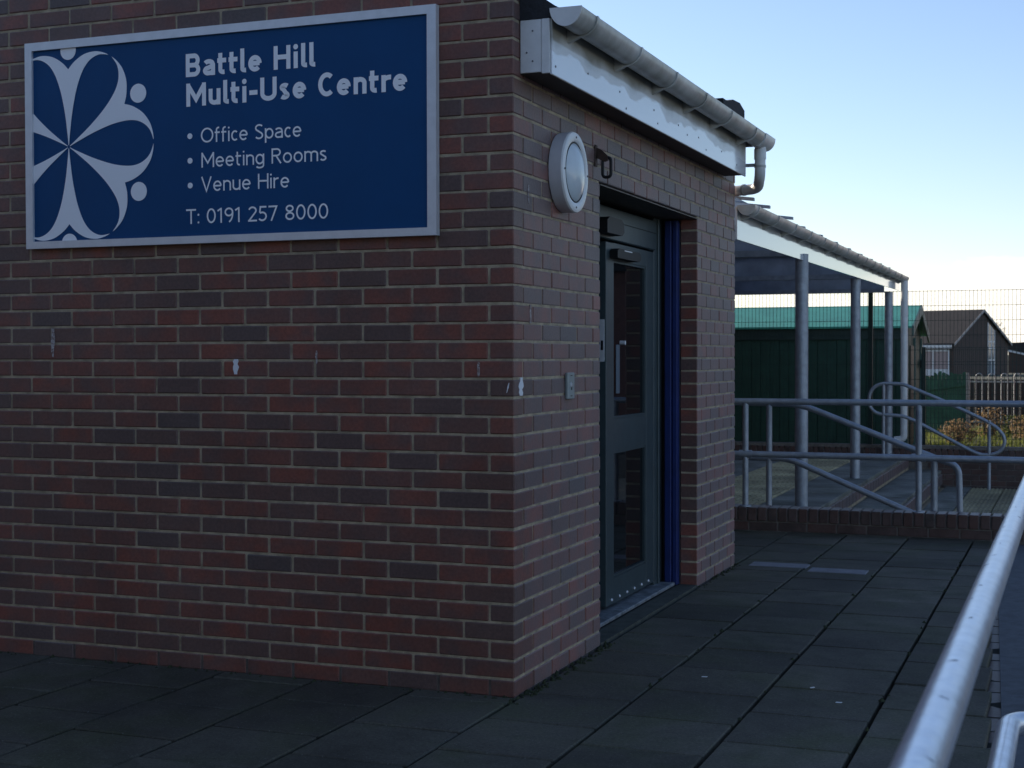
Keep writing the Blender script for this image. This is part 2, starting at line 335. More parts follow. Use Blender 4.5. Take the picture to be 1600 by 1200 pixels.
# moss and grit in the joints close to the walls
mo = MB(); rs = random.Random(3)
for q in range(230):
    w = rs.choice((0, 0, 1, 2, 3))
    if w == 0: x, y = rs.uniform(0.0, 0.06), rs.uniform(-0.1, 1.2)
    elif w == 1: x, y = rs.uniform(0.0, 0.05), rs.uniform(2.95, 4.0)
    elif w == 2: x, y = rs.uniform(-2.6, 0.02), rs.uniform(-0.035, 0.0)
    else: x, y = rs.choice((0.455, 0.912, 1.372)) + rs.gauss(0, 0.006), rs.uniform(-0.9, 4.8)
    s_ = rs.uniform(0.006, 0.018); h = rs.uniform(0.004, 0.014); a = rs.uniform(0, 6.28)
    mo.add([(x + s_ * math.cos(a + k * 1.257) * rs.uniform(.6, 1.2), y + s_ * math.sin(a + k * 1.257) * rs.uniform(.6, 1.2), -0.003) for k in range(5)] + [(x, y, h)], [(k, (k + 1) % 5, 5) for k in range(5)])
mo.build('moss', mat('moss_green', (0.028, 0.036, 0.014), 0.95, var=0.4, scale=40), label='dark moss and grit in the joints along the wall foot', category='moss', kind='stuff')
# dropped litter: tiny pale flecks on the slabs
for k, (x, y, a) in enumerate(((0.62, 0.62, 0.3), (1.08, 0.58, 1.0), (1.22, 0.36, 0.2))):
    inst(MB().prism([(-0.012, -0.004), (0.010, -0.006), (0.014, 0.003), (-0.008, 0.005)], 0, 0.002, 'XY').mesh('paper_scrap', PAINTMARK), 'paper_scrap', (x, y, 0.004), None, (0, 0, a),
         label=['tiny white paper scrap on the slab joint nearest the door', 'tiny white paper scrap on the middle paving column', 'tiny white paper scrap nearest the handrail on the paving'][k], category='litter', group='paper scraps on the paving')

# tarmac ramp to the right of the terrace with a row of edging bricks
rp = MB(); rp.prism([(edge_x(-6) + 0.03, -6.0), (9, -6.0), (9, 5.8), (edge_x(5.8) + 0.03, 5.8)], -0.58, -0.022, 'XY')
rp.build('ramp', TARMAC, kind='structure')
for k in range(52):
    y = -5.8 + k * 0.2222
    inst(brick_of(0.09, 0.21, 0.065, True), 'edging_brick', (edge_x(y), y, -0.078), terr, (jit(0.01), jit(0.01), jit(0.01) + 0.054))

# platform and steps beyond the low wall
plat = MB().box(-3.0, -0.075, 6.05, 15.0, -0.60, -0.042).build('platform', MORTAR, kind='structure')
yy = 6.06
while yy < 14.9:
    y1 = min(yy + 0.60, 15.0)
    slab_obj(plat, -0.62, -0.068, yy + 0.004, y1 - 0.004, 0.0, SLABP, tilt=0.001)
    for x0, x1 in ((-1.92, -1.49), (-2.37, -1.93), (-2.9, -2.38)): slab_obj(plat, x0, x1, yy + 0.004, y1 - 0.004, 0.0, SLABP, tilt=0.001)
    yy = y1
def tact_mesh(w, l):
    m = MB().cbox(-w / 2, w / 2, -l / 2, l / 2, -0.04, 0.0, 0.004); n = 8
    for k in range(n):
        x = -w / 2 + w * (k + 0.5) / n
        m.prism([(x - 0.016, 0.0005), (x + 0.016, 0.0005), (x + 0.009, 0.008), (x - 0.009, 0.008)], -l / 2 + 0.01, l / 2 - 0.01, 'XZ')
    return m.mesh('tactile_slab', TACT)
tm = tact_mesh(0.42, 0.40)
for i in range(2):
    for k in range(22): inst(tm, 'tactile_slab', (-0.84 - 0.43 * i, 6.27 + 0.405 * k, 0.0), plat, (0, 0, 0))
# risers faced with bricks on edge
stp = MB().box(-0.064, 0.345, 6.05, 15.0, -0.6, -0.215).build('lower_step', MORTAR, kind='structure')
land = MB().box(0.36, 4.0, 6.05, 15.0, -0.65, -0.432).build('landing', MORTAR, kind='structure')
yy = 6.06
while yy < 14.9:
    y1 = min(yy + 0.60, 15.0)
    slab_obj(stp, -0.06, 0.36, yy + 0.004, y1 - 0.004, -0.19, SLABP, tilt=0.001)
    slab_obj(land, 0.42, 0.75, yy + 0.004, y1 - 0.004, -0.41, SLABP, tilt=0.001)
    yy = y1
tm2 = tact_mesh(0.40, 0.40)
for i in range(3):
    for k in range(8): inst(tm2, 'tactile_slab', (0.96 + 0.41 * i, 11.75 + 0.41 * k, -0.41), land)
yy = 6.06
while yy < 14.8:
    brick_obj(plat, -0.10, -0.052, yy, yy + 0.215, -0.155, -0.045, 'riser_brick', True)
    brick_obj(stp, 0.346, 0.388, yy, yy + 0.215, -0.365, -0.235, 'riser_brick', True)
    yy += 0.225

# ================================================================== BRICK BUILDING
bld = thing('brick_building', 'red brick flat-topped building with entrance recess, white fascia and gutter', 'building', (-2, 2, 0))
TOP = 40
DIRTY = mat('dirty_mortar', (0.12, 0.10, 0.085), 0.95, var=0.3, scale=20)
wallA = MB().box(-8, -0.004, 0.0045, 0.098, 0.064, 3.0).build('front_wall', MORTAR, bld)
wb = MB()
wb.box(-0.098, -0.0045, 0.098, 1.111, 0.064, 2.78)
wb.box(-0.098, -0.0045, 2.977, 3.880, 0.064, 2.78)
wb.box(-0.098, -0.0045, 1.111, 2.977, 2.178, 2.78)
wallB = wb.build('entrance_wall', MORTAR, bld)
MB().box(-8, -0.0045, 3.8805, 3.972, -0.3, 2.78).build('end_wall', MORTAR, bld)
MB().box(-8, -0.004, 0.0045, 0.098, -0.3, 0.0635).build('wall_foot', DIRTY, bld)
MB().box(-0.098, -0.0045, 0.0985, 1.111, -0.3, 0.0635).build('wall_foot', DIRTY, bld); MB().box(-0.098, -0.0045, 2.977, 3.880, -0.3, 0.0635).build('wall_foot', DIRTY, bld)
def zc(c): return (c - 1) * 0.075, (c - 1) * 0.075 + 0.065
SX0, SX1, SZ0, SZ1 = -2.34, -0.33, 1.86, 2.76
cand = []; jb = Joined(); jbB = Joined()
for c in range(1, TOP + 1):
    z0, z1 = zc(c)
    x = 0.0; even = c % 2 == 0; first = True
    while x > -3.4:
        if first:
            L_ = 0.215 if even else 0.1025; dp = 0.1025 if even else 0.215; first = False
            if c > 33 and not even: dp = 0.1025
        else: L_ = 0.215; dp = 0.10
        b = (x - L_, x, 0.0, dp, z0, z1)
        hid = b[1] < SX1 - 0.02 and b[0] > SX0 + 0.02 and z0 > SZ0 + 0.02 and z1 < SZ1 - 0.02
        out = b[1] < -2.62 or z0 > 2.83
        if hid: jb.add(*b)
        else: cand.append((out, -b[1] * 0.9 + abs((z0 + z1) / 2 - 1.2) * 0.25, b))
        x -= L_ + 0.01
cand.sort(key=lambda q: (q[0], q[1]))
for n_, (o_, s_, b) in enumerate(cand):
    if n_ < 312: brick_obj(wallA, *b)
    else: jb.add(*b)
jb.m.build('brickwork', BRICKS, wallA, kind='stuff')
def rowB(c, ya, yb, start_half):
    z0, z1 = zc(c); y = ya; first = start_half
    while y < yb - 0.03:
        L_ = 0.1025 if first else 0.215; first = False
        ye = min(y + L_, yb)
        jbB.add(-0.1025, 0.0, y, ye, z0, z1); y = ye + 0.01
for c in range(1, 37):
    z0, z1 = zc(c); even = c % 2 == 0
    ys = 0.1125 if even else 0.225
    if c > 33: ys = 0.1125
    if z0 > 2.16:
        rowB(c, ys, 3.976, False)
    else:
        rowB(c, ys, 1.115, False)
        rowB(c, 2.973, 3.976, even)
jbB.m.build('brickwork', BRICKS, wallB, kind='stuff')
# white paint splashes and scratches on the bricks
for i, (u, z0, z1, w, onB) in enumerate(((-1.277, 1.285, 1.35, 0.013, 0), (-2.234, 1.36, 1.49, 0.010, 0), (-0.151, 1.28, 1.338, 0.006, 0), (-0.885, 1.33, 1.385, 0.005, 0), (-0.03, 1.215, 1.255, 0.003, 0), (0.078, 1.202, 1.275, 0.028, 1), (0.186, 1.495, 1.571, 0.010, 1), (0.165, 1.98, 2.06, 0.006, 1))):
    r_ = random.Random(i); n = 7; L1 = []; R1 = []
    for k in range(n):
        f = k / (n - 1); ww = w * (0.22 + 0.78 * math.sin(math.pi * (f * 0.72 + 0.12))) * r_.uniform(0.55, 1.2)
        dx = 0.010 * f if i == 4 else r_.gauss(0, w * 0.1)
        L1.append((u - ww + dx, z0 + (z1 - z0) * f)); R1.append((u + ww * r_.uniform(.7, 1.1) + dx, z0 + (z1 - z0) * f))
    poly = L1 + R1[::-1]
    pm_ = PAINTMARK if i in (0, 4, 5) else mat('worn_paint_smear', (0.55, 0.52, 0.50), 0.8, col2=(0.16, 0.09, 0.075), scale=120)
    if onB: MB().prism(poly, -0.002, 0.0025, 'YZ').build('paint_splash', pm_, wallB)
    else: MB().prism(poly, -0.0025, 0.002, 'XZ').build('paint_splash', pm_, wallA)
# steel lintel edge over the opening
MB().box(-0.30, 0.002, 1.118, 2.970, 2.158, 2.1635).build('lintel_plate', mat('rusty_lintel', (0.13, 0.105, 0.08), 0.6, 0.3, var=0.3, scale=15), bld)
# recess: inner leaf, floor, ceiling
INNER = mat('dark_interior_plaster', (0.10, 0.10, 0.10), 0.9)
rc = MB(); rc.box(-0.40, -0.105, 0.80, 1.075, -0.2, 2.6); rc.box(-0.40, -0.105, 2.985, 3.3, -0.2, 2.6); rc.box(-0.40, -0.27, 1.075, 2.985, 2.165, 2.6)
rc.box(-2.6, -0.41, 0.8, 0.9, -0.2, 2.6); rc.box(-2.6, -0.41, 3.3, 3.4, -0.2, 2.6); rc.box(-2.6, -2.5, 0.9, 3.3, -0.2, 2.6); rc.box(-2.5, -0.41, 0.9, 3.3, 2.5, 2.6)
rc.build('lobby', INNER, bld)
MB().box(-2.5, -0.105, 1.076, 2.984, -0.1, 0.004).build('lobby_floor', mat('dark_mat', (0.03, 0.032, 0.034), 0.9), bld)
MB().box(-0.105, 0.003, 1.117, 2.971, -0.1, 0.012).build('door_sill', mat('mossy_sill', (0.055, 0.06, 0.048), 0.85, var=0.35, scale=14, bump=0.3), bld)
MB().cbox(-0.30, -0.115, 1.12, 2.9, 0.012, 0.032, 0.004).build('threshold', mat('worn_threshold', (0.20, 0.22, 0.24), 0.6, 0.3, var=0.5, scale=18), bld)
# door frame
fr = MB()
fr.cbox(-0.285, -0.20, 2.755, 2.815, 0.02, 2.156, 0.004); fr.cbox(-0.27, -0.19, 2.818, 2.85, 0.02, 2.156, 0.004)
fr.cbox(-0.285, -0.20, 1.118, 1.165, 0.02, 2.156, 0.004)
fr.build('door_frame', FRAME, bld)
MB().box(-0.30, -0.205, 2.853, 2.971, 0.01, 2.156).build('side_panel', mat('dark_grey_panel', (0.035, 0.04, 0.045), 0.5), bld)
bp_ = MB(); bp_.cbox(-0.180, -0.140, 2.905, 2.971, 0.012, 2.15, 0.004); bp_.cbox(-0.136, -0.106, 2.915, 2.971, 0.012, 2.15, 0.004); bp_.box(-0.18, -0.108, 2.955, 2.9705, 0.012, 2.15)
bp_.build('blue_post', BLUE, bld, label='deep blue painted steel post lining the door reveal')
hd = MB().cbox(-0.30, -0.19, 1.17, 2.752, 1.965, 2.135, 0.006).build('door_header', FRAME, bld)
MB().cbox(-0.286, -0.187, 1.17, 2.752, 2.062, 2.0655, 0.001).build('header_seam', DARK, hd)
sn = MB().prism([(1.66, 1.985), (1.92, 1.985), (1.955, 2.005), (1.945, 2.05), (1.90, 2.068), (1.70, 2.068), (1.66, 2.05)], -0.19, -0.135, 'YZ').build('sensor', DARK, hd)
# active leaf: stiles and rails round two panes
D = MB(); X0, X1 = -0.245, -0.20; Y0, Y1, Z0, Z1 = 1.84, 2.745, 0.05, 1.955
D.cbox(X0, X1, Y0, Y0 + 0.135, Z0, Z1, 0.003); D.cbox(X0, X1, Y1 - 0.155, Y1, Z0, Z1, 0.003)
D.box(X0 + .001, X1 - .001, Y0 + 0.1355, Y1 - 0.1555, Z0, 0.185); D.box(X0 + .001, X1 - .001, Y0 + 0.1355, Y1 - 0.1555, 0.855, 1.025); D.box(X0 + .001, X1 - .001, Y0 + 0.1355, Y1 - 0.1555, 1.865, Z1)
leaf = D.build('door_leaf', FRAME, bld)
for z0, z1 in ((0.186, 0.854), (1.026, 1.864)):
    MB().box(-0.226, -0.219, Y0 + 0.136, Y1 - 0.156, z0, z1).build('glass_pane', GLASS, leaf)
    bd = MB(); a0, a1 = Y0 + 0.136, Y1 - 0.156
    bd.box(-0.2185, -0.205, a0, a0 + 0.012, z0, z1); bd.box(-0.2185, -0.205, a1 - 0.012, a1, z0, z1); bd.box(-0.2185, -0.205, a0 + .0122, a1 - .0122, z0, z0 + 0.012); bd.box(-0.2185, -0.205, a0 + .0122, a1 - .0122, z1 - 0.012, z1)
    bd.build('glazing_bead', FRAME, leaf)
MB().prism([(1.90, 1.872), (2.30, 1.872), (2.335, 1.885), (2.335, 1.91), (2.30, 1.922), (1.93, 1.922), (1.90, 1.91)], -0.199, -0.155, 'YZ').build('door_closer', DARK, leaf)
MB().box(-0.1545, -0.1535, 2.02, 2.16, 1.912, 1.918).build('closer_plate', SILVER, leaf)
MB().cbox(-0.236, -0.209, 1.8385, 1.8405, 1.33, 1.55, 0.0008).build('lock_plate', SILVER, leaf)
MB().box(-0.229, -0.216, 1.8375, 1.8386, 1.39, 1.44).build('latch_slot', DARK, leaf)
pl = MB().cbox(-0.199, -0.193, 2.0, 2.06, 1.16, 1.42, 0.002).build('push_plate', mat('brushed_plate', (0.10, 0.14, 0.18), 0.45, 0.3), leaf)
MB().tube([(-0.199, 2.085, 1.43), (-0.17, 2.085, 1.43)], 0.012, 12).build('knob', SILVER, leaf, smooth=True)
for k in range(6):
    MB().lathe([(0.0, 0.006), (0.006, 0.0055), (0.009, 0.0)], (-0.199, 1.93 + 0.14 * k, 0.075), 'X', 10).build('bolt', SILVER, leaf)
# fixed second leaf set further back
D2 = MB(); D2.box(-0.345, -0.30, 1.17, 1.25, 0.05, 1.955); D2.box(-0.345, -0.30, 1.74, 1.838, 0.05, 1.955); D2.box(-0.344, -0.301, 1.2505, 1.7395, 0.05, 0.2); D2.box(-0.344, -0.301, 1.2505, 1.7395, 0.855, 1.025); D2.box(-0.344, -0.301, 1.2505, 1.7395, 1.865, 1.955)
leaf2 = D2.build('door_leaf', FRAME, bld)
for z0, z1 in ((0.201, 0.854), (1.026, 1.864)): MB().box(-0.326, -0.319, 1.251, 1.739, z0, z1).build('glass_pane', GLASS, leaf2)

# eaves box: end plate, fascia, soffit
FY0, FY1 = 0.072, 3.66
MB().box(0.0015, 0.128, FY0 + 0.006, FY1, 2.487, 2.494).build('soffit', SOFFIT, bld)
fa = MB().cbox(0.128, 0.138, FY0, FY1, 2.478, 2.70, 0.002).build('fascia', FASCIA, bld)
ep = MB().cbox(0.002, 0.092, FY0 - 0.002, FY0 + 0.006, 2.49, 2.70, 0.002); ep.cbox(0.0935, 0.1275, FY0 - 0.005, FY0 + 0.006, 2.483, 2.70, 0.002)
epo = ep.build('eaves_end_plate', WHITE, bld)
MB().cbox(0.002, 0.1275, FY1 - 0.008, FY1 - 0.0005, 2.495, 2.70, 0.002).build('eaves_end_plate', WHITE, bld)
MB().box(0.002, 0.127, FY0 + 0.01, FY1 - 0.01, 2.50, 2.69).build('eaves_core', SOFFIT, bld)
for x, z in ((0.055, 2.655), (0.03, 2.57), (0.055, 2.535)): MB().lathe([(0, -0.003), (0.0035, -0.002), (0.004, 0.0)], (x, FY0 - 0.002, z), 'Y', 8).build('nail_head', SCREW, epo)
for k, (y, z) in enumerate(((0.11, 2.515), (0.52, 2.56), (0.98, 2.56), (1.08, 2.50), (1.55, 2.565), (1.62, 2.51), (2.02, 2.56), (2.2, 2.535), (2.45, 2.555), (2.62, 2.51), (3.0, 2.55), (3.4, 2.52))):
    MB().lathe([(0, 0.003), (0.0045, 0.002), (0.005, 0.0)], (0.138, y, z), 'X', 8).build('nail_head', SCREW, fa)
# roof rising from the eaves behind the gable wall
rf = MB().prism([(0.175, 2.715), (0.175, 2.735), (0.06, 2.80), (-0.45, 3.0), (-7.9, 3.02), (-7.9, 2.79), (0.0, 2.79), (0.0, 2.702), (0.12, 2.702)], 0.100, 3.95, 'XZ').build('roof', FELT, bld)
MB().prism([(0.0015, 2.702), (0.135, 2.702), (0.168, 2.735), (0.06, 2.81), (0.0015, 2.83)], FY0 - 0.004, 0.0995, 'XZ').build('roof_flashing', FELT, bld)
MB().prism([(3.55, 2.86), (4.12, 2.90), (4.12, 2.965), (3.98, 2.995), (3.78, 2.985), (3.62, 2.95), (3.50, 2.95)], -0.14, 0.03, 'YZ').build('verge_cap', FELT, bld)
# half-round gutter with brackets
def gutter(obj_parent, p0, p1, r, material, nseg=14, thick=0.004):
    """open half-round channel from p0 to p1 (centre of the open top)"""
    p0, p1 = Vector(p0), Vector(p1); d = (p1 - p0).normalized(); side = d.cross(Vector((0, 0, 1))).normalized(); up = side.cross(d)
    m = MB(); ring = []
    for k in range(nseg + 1):
        a = math.pi * k / nseg; ring.append(side * (math.cos(a) * r) - up * (math.sin(a) * r * 1.12))
    for k in range(nseg, -1, -1):
        a = math.pi * k / nseg; ring.append(side * (math.cos(a) * (r - thick)) - up * (math.sin(a) * (r - thick) * 1.12) + up * 0.0005)
    n = len(ring); m.add([p0 + q for q in ring] + [p1 + q for q in ring], [(k, (k + 1) % n, n + (k + 1) % n, n + k) for k in range(n)] + [tuple(range(n)), tuple(reversed(range(n, 2 * n)))])
    return m, side, up, d
GP0, GP1, GR = (0.199, FY0 - 0.01, 2.735), (0.199, 3.95, 2.742), 0.064
m_, side, up, dd = gutter(None, GP0, GP1, GR, GUTTER)
gut = m_.build('gutter', GUTTER, bld, smooth=True)
def end_cap(p, side, up, d, r, parent, t=0.006, material=WHITE):
    p = Vector(p); pts = [side * (math.cos(math.pi * k / 16) * (r + .003)) - up * (math.sin(math.pi * k / 16) * (r + .003) * 1.12) for k in range(17)]
    n = len(pts); MB().add([p + q for q in pts] + [p + q + d * t for q in pts], [(k, (k + 1) % n, n + (k + 1) % n, n + k) for k in range(n)] + [tuple(range(n)), tuple(reversed(range(n, 2 * n)))]).build('end_cap', material, parent)
end_cap(Vector(GP0) - dd * 0.0065, side, up, dd, GR, gut)
end_cap(Vector(GP1) + dd * 0.0005, side, up, dd, GR, gut)
def bracket(p, side, up, d, r, parent, w=0.022, arm=True, wall_x=-0.06):
    m = MB(); p = Vector(p); n = 14; inn = r + 0.001; o_ = r + 0.006
    for a, b in ((0, 1),):
        ring = [side * (math.cos(math.pi * k / n) * o_) - up * (math.sin(math.pi * k / n) * o_ * 1.12) for k in range(n + 1)] + [side * (math.cos(math.pi * k / n) * inn) - up * (math.sin(math.pi * k / n) * inn * 1.12) for k in range(n, -1, -1)]
        q = len(ring); m.add([p + v - d * w / 2 for v in ring] + [p + v + d * w / 2 for v in ring], [(k, (k + 1) % q, q + (k + 1) % q, q + k) for k in range(q)] + [tuple(range(q)), tuple(reversed(range(q, 2 * q)))])
    # curved foot that reaches back to the fascia
    sgn = -1
    foot = [p - up * (o_ * 1.12 * math.sin(RAD(a)) ) + side * (o_ * math.cos(RAD(a))) * 1.0 for a in ()]
    a0 = p + side * (-o_ * 0.9) * (1 if side.x > 0 else -1) - up * 0.02
    a1 = p + side * (-o_ * 0.10) * (1 if side.x > 0 else -1) - up * (o_ * 1.11)
    a2 = p + side * (-o_ * 1.0) * (1 if side.x > 0 else -1) - up * (o_ * 1.5)
    m.add([a0 - d * w / 2, a1 - d * w / 2, a2 - d * w / 2, a0 + d * w / 2, a1 + d * w / 2, a2 + d * w / 2], [(0, 1, 2), (5, 4, 3), (0, 3, 4, 1), (1, 4, 5, 2), (2, 5, 3, 0)])
    m.build('bracket', GUTTER, parent, smooth=True)
for y in (0.263, 0.906, 1.523, 2.131, 2.731, 3.388): bracket((0.199, y, 2.7355), side, up, dd, GR, gut)
m2, s2, u2, d2 = gutter(None, (0.199, 3.66, 2.7425), (0.199, 3.945, 2.7435), GR + 0.005, WHITE)
m2.build('running_outlet', WHITE, gut, smooth=True)
dp = MB().tube([(0.199, 3.80, 2.68), (0.199, 3.80, 2.50), (0.15, 3.97, 2.435), (-0.12, 4.07, 2.43)], 0.034, 18, 0.055, 8).build('downpipe', WHITE, bld, smooth=True)
MB().tube([(0.199, 3.80, 2.665), (0.199, 3.80, 2.60)], 0.038, 18).build('pipe_socket', WHITE, dp, smooth=True)
MB().tube([(0.199, 3.80, 2.562), (0.199, 3.80, 2.548)], 0.0375, 18).build('pipe_collar', GUTTER, dp, smooth=True)
MB().tube([(0.06, 4.003, 2.434), (0.045, 4.009, 2.434)], 0.038, 18).build('pipe_collar', GUTTER, dp, smooth=True)
MB().tube([(-0.02, 4.033, 2.432), (-0.035, 4.039, 2.432)], 0.038, 18).build('pipe_collar', GUTTER, dp, smooth=True)
MB().cbox(0.10, 0.166, 3.79, 3.81, 2.555, 2.575, 0.002).build('pipe_bracket', GALV, dp)

# ================================================================== SIGN BOARD
sg = thing('sign_board', 'large blue sign board with silver frame and white lettering on brick wall', 'sign', (-1.335, -0.01, 1.85))
SY = -0.030
MB().box(-2.317, -0.354, -0.024, -0.006, 1.872, 2.741).build('panel', SIGNBLUE, sg)
def mitre(poly):
    MB().prism(poly, -0.036, -0.004, 'XZ').build('frame_rail', SILVER, sg)
o, i_ = (-2.350, -0.319, 1.848, 2.772), (-2.312, -0.359, 1.880, 2.736)
mitre([(o[0], o[3]), (o[1], o[3]), (i_[1], i_[3]), (i_[0], i_[3])]); mitre([(o[0], o[2]), (i_[0], i_[2]), (i_[1], i_[2]), (o[1], o[2])])
mitre([(o[0], o[3]), (i_[0], i_[3]), (i_[0], i_[2]), (o[0], o[2])]); mitre([(o[1], o[3]), (o[1], o[2]), (i_[1], i_[2]), (i_[1], i_[3])])
# emblem: six upraised figures round a centre, cropped by the frame
def clip(poly, box):
    def half(pl, f, inter):
        out = []
        for k in range(len(pl)):
            a, b = pl[k - 1], pl[k]
            if f(b):
                if not f(a): out.append(inter(a, b))
                out.append(b)
            elif f(a): out.append(inter(a, b))
        return out
    x0, x1, z0, z1 = box
    def ix(v): return lambda a, b: (v, a[1] + (b[1] - a[1]) * (v - a[0]) / (b[0] - a[0]))
    def iz(v): return lambda a, b: (a[0] + (b[0] - a[0]) * (v - a[1]) / (b[1] - a[1]), v)
    for f, t_ in ((lambda q: q[0] >= x0, ix(x0)), (lambda q: q[0] <= x1, ix(x1)), (lambda q: q[1] >= z0, iz(z0)), (lambda q: q[1] <= z1, iz(z1))):
        if poly: poly = half(poly, f, t_)
    return poly
EC = (-2.119, 2.298); EB = (-2.3115, -0.36, 1.8805, 2.7355)
half_ = [(0.0, 0.344), (0.033, 0.375), (0.085, 0.404), (0.142, 0.413), (0.187, 0.406), (0.221, 0.390), (0.17, 0.399), (0.13, 0.387), (0.096, 0.361), (0.067, 0.315), (0.040, 0.242), (0.019, 0.149), (0.007, 0.064), (0.0008, 0.007)]
def crom(p, n=5):
    out = []
    for i in range(len(p) - 1):
        a, b, c, d = p[max(i - 1, 0)], p[i], p[i + 1], p[min(i + 2, len(p) - 1)]
        for k in range(n):
            t = k / n
            out.append(tuple(0.5 * (2 * b[j] + (c[j] - a[j]) * t + (2 * a[j] - 5 * b[j] + 4 * c[j] - d[j]) * t * t + (3 * b[j] - a[j] - 3 * c[j] + d[j]) * t ** 3) for j in (0, 1)))
    return out + [p[-1]]
half_ = crom([(0.0, 0.344), (0.033, 0.376), (0.085, 0.405), (0.142, 0.414), (0.187, 0.406), (0.216, 0.3935)]) + crom([(0.216, 0.3935), (0.17, 0.3985), (0.13, 0.386), (0.096, 0.359), (0.067, 0.314), (0.040, 0.242), (0.019, 0.149), (0.007, 0.064), (0.0008, 0.007)])[1:]
def flat(poly, name, parent, y=-0.0265, mt=SIGNGREY):
    bm = bmesh.new(); vs = [bm.verts.new((a, y, b)) for a, b in poly]
    f = bm.faces.new(vs); bm.normal_update()
    if f.normal.y > 0: f.normal_flip()
    bmesh.ops.triangulate(bm, faces=[f], ngon_method='EAR_CLIP')
    r = bmesh.ops.extrude_face_region(bm, geom=bm.faces[:])
    for v in r['geom']:
        if isinstance(v, bmesh.types.BMVert): v.co.y += 0.0015
    me = bpy.data.meshes.new(name); bm.normal_update(); bm.to_mesh(me); bm.free(); me.materials.append(mt)
    ob = bpy.data.objects.new(name, me); COL.objects.link(ob); return tag(ob, parent)
for k in range(6):
    th = -RAD(60) * k; ca, sa = math.cos(th), math.sin(th)
    # smooth the half outline
    full = half_ + [(-a, b) for a, b in reversed(half_[1:])]
    pl = clip([(EC[0] + a * ca - b * sa, EC[1] + a * sa + b * ca) for a, b in full], EB)
    if len(pl) > 2: flat(pl, 'emblem_figure', sg)
    hx, hz = EC[0] - 0.428 * sa, EC[1] + 0.428 * ca
    pl = clip([(hx + 0.0415 * math.cos(2 * math.pi * j / 28), hz + 0.0415 * math.sin(2 * math.pi * j / 28)) for j in range(28)], EB)
    if len(pl) > 2: flat(pl, 'emblem_dot', sg)
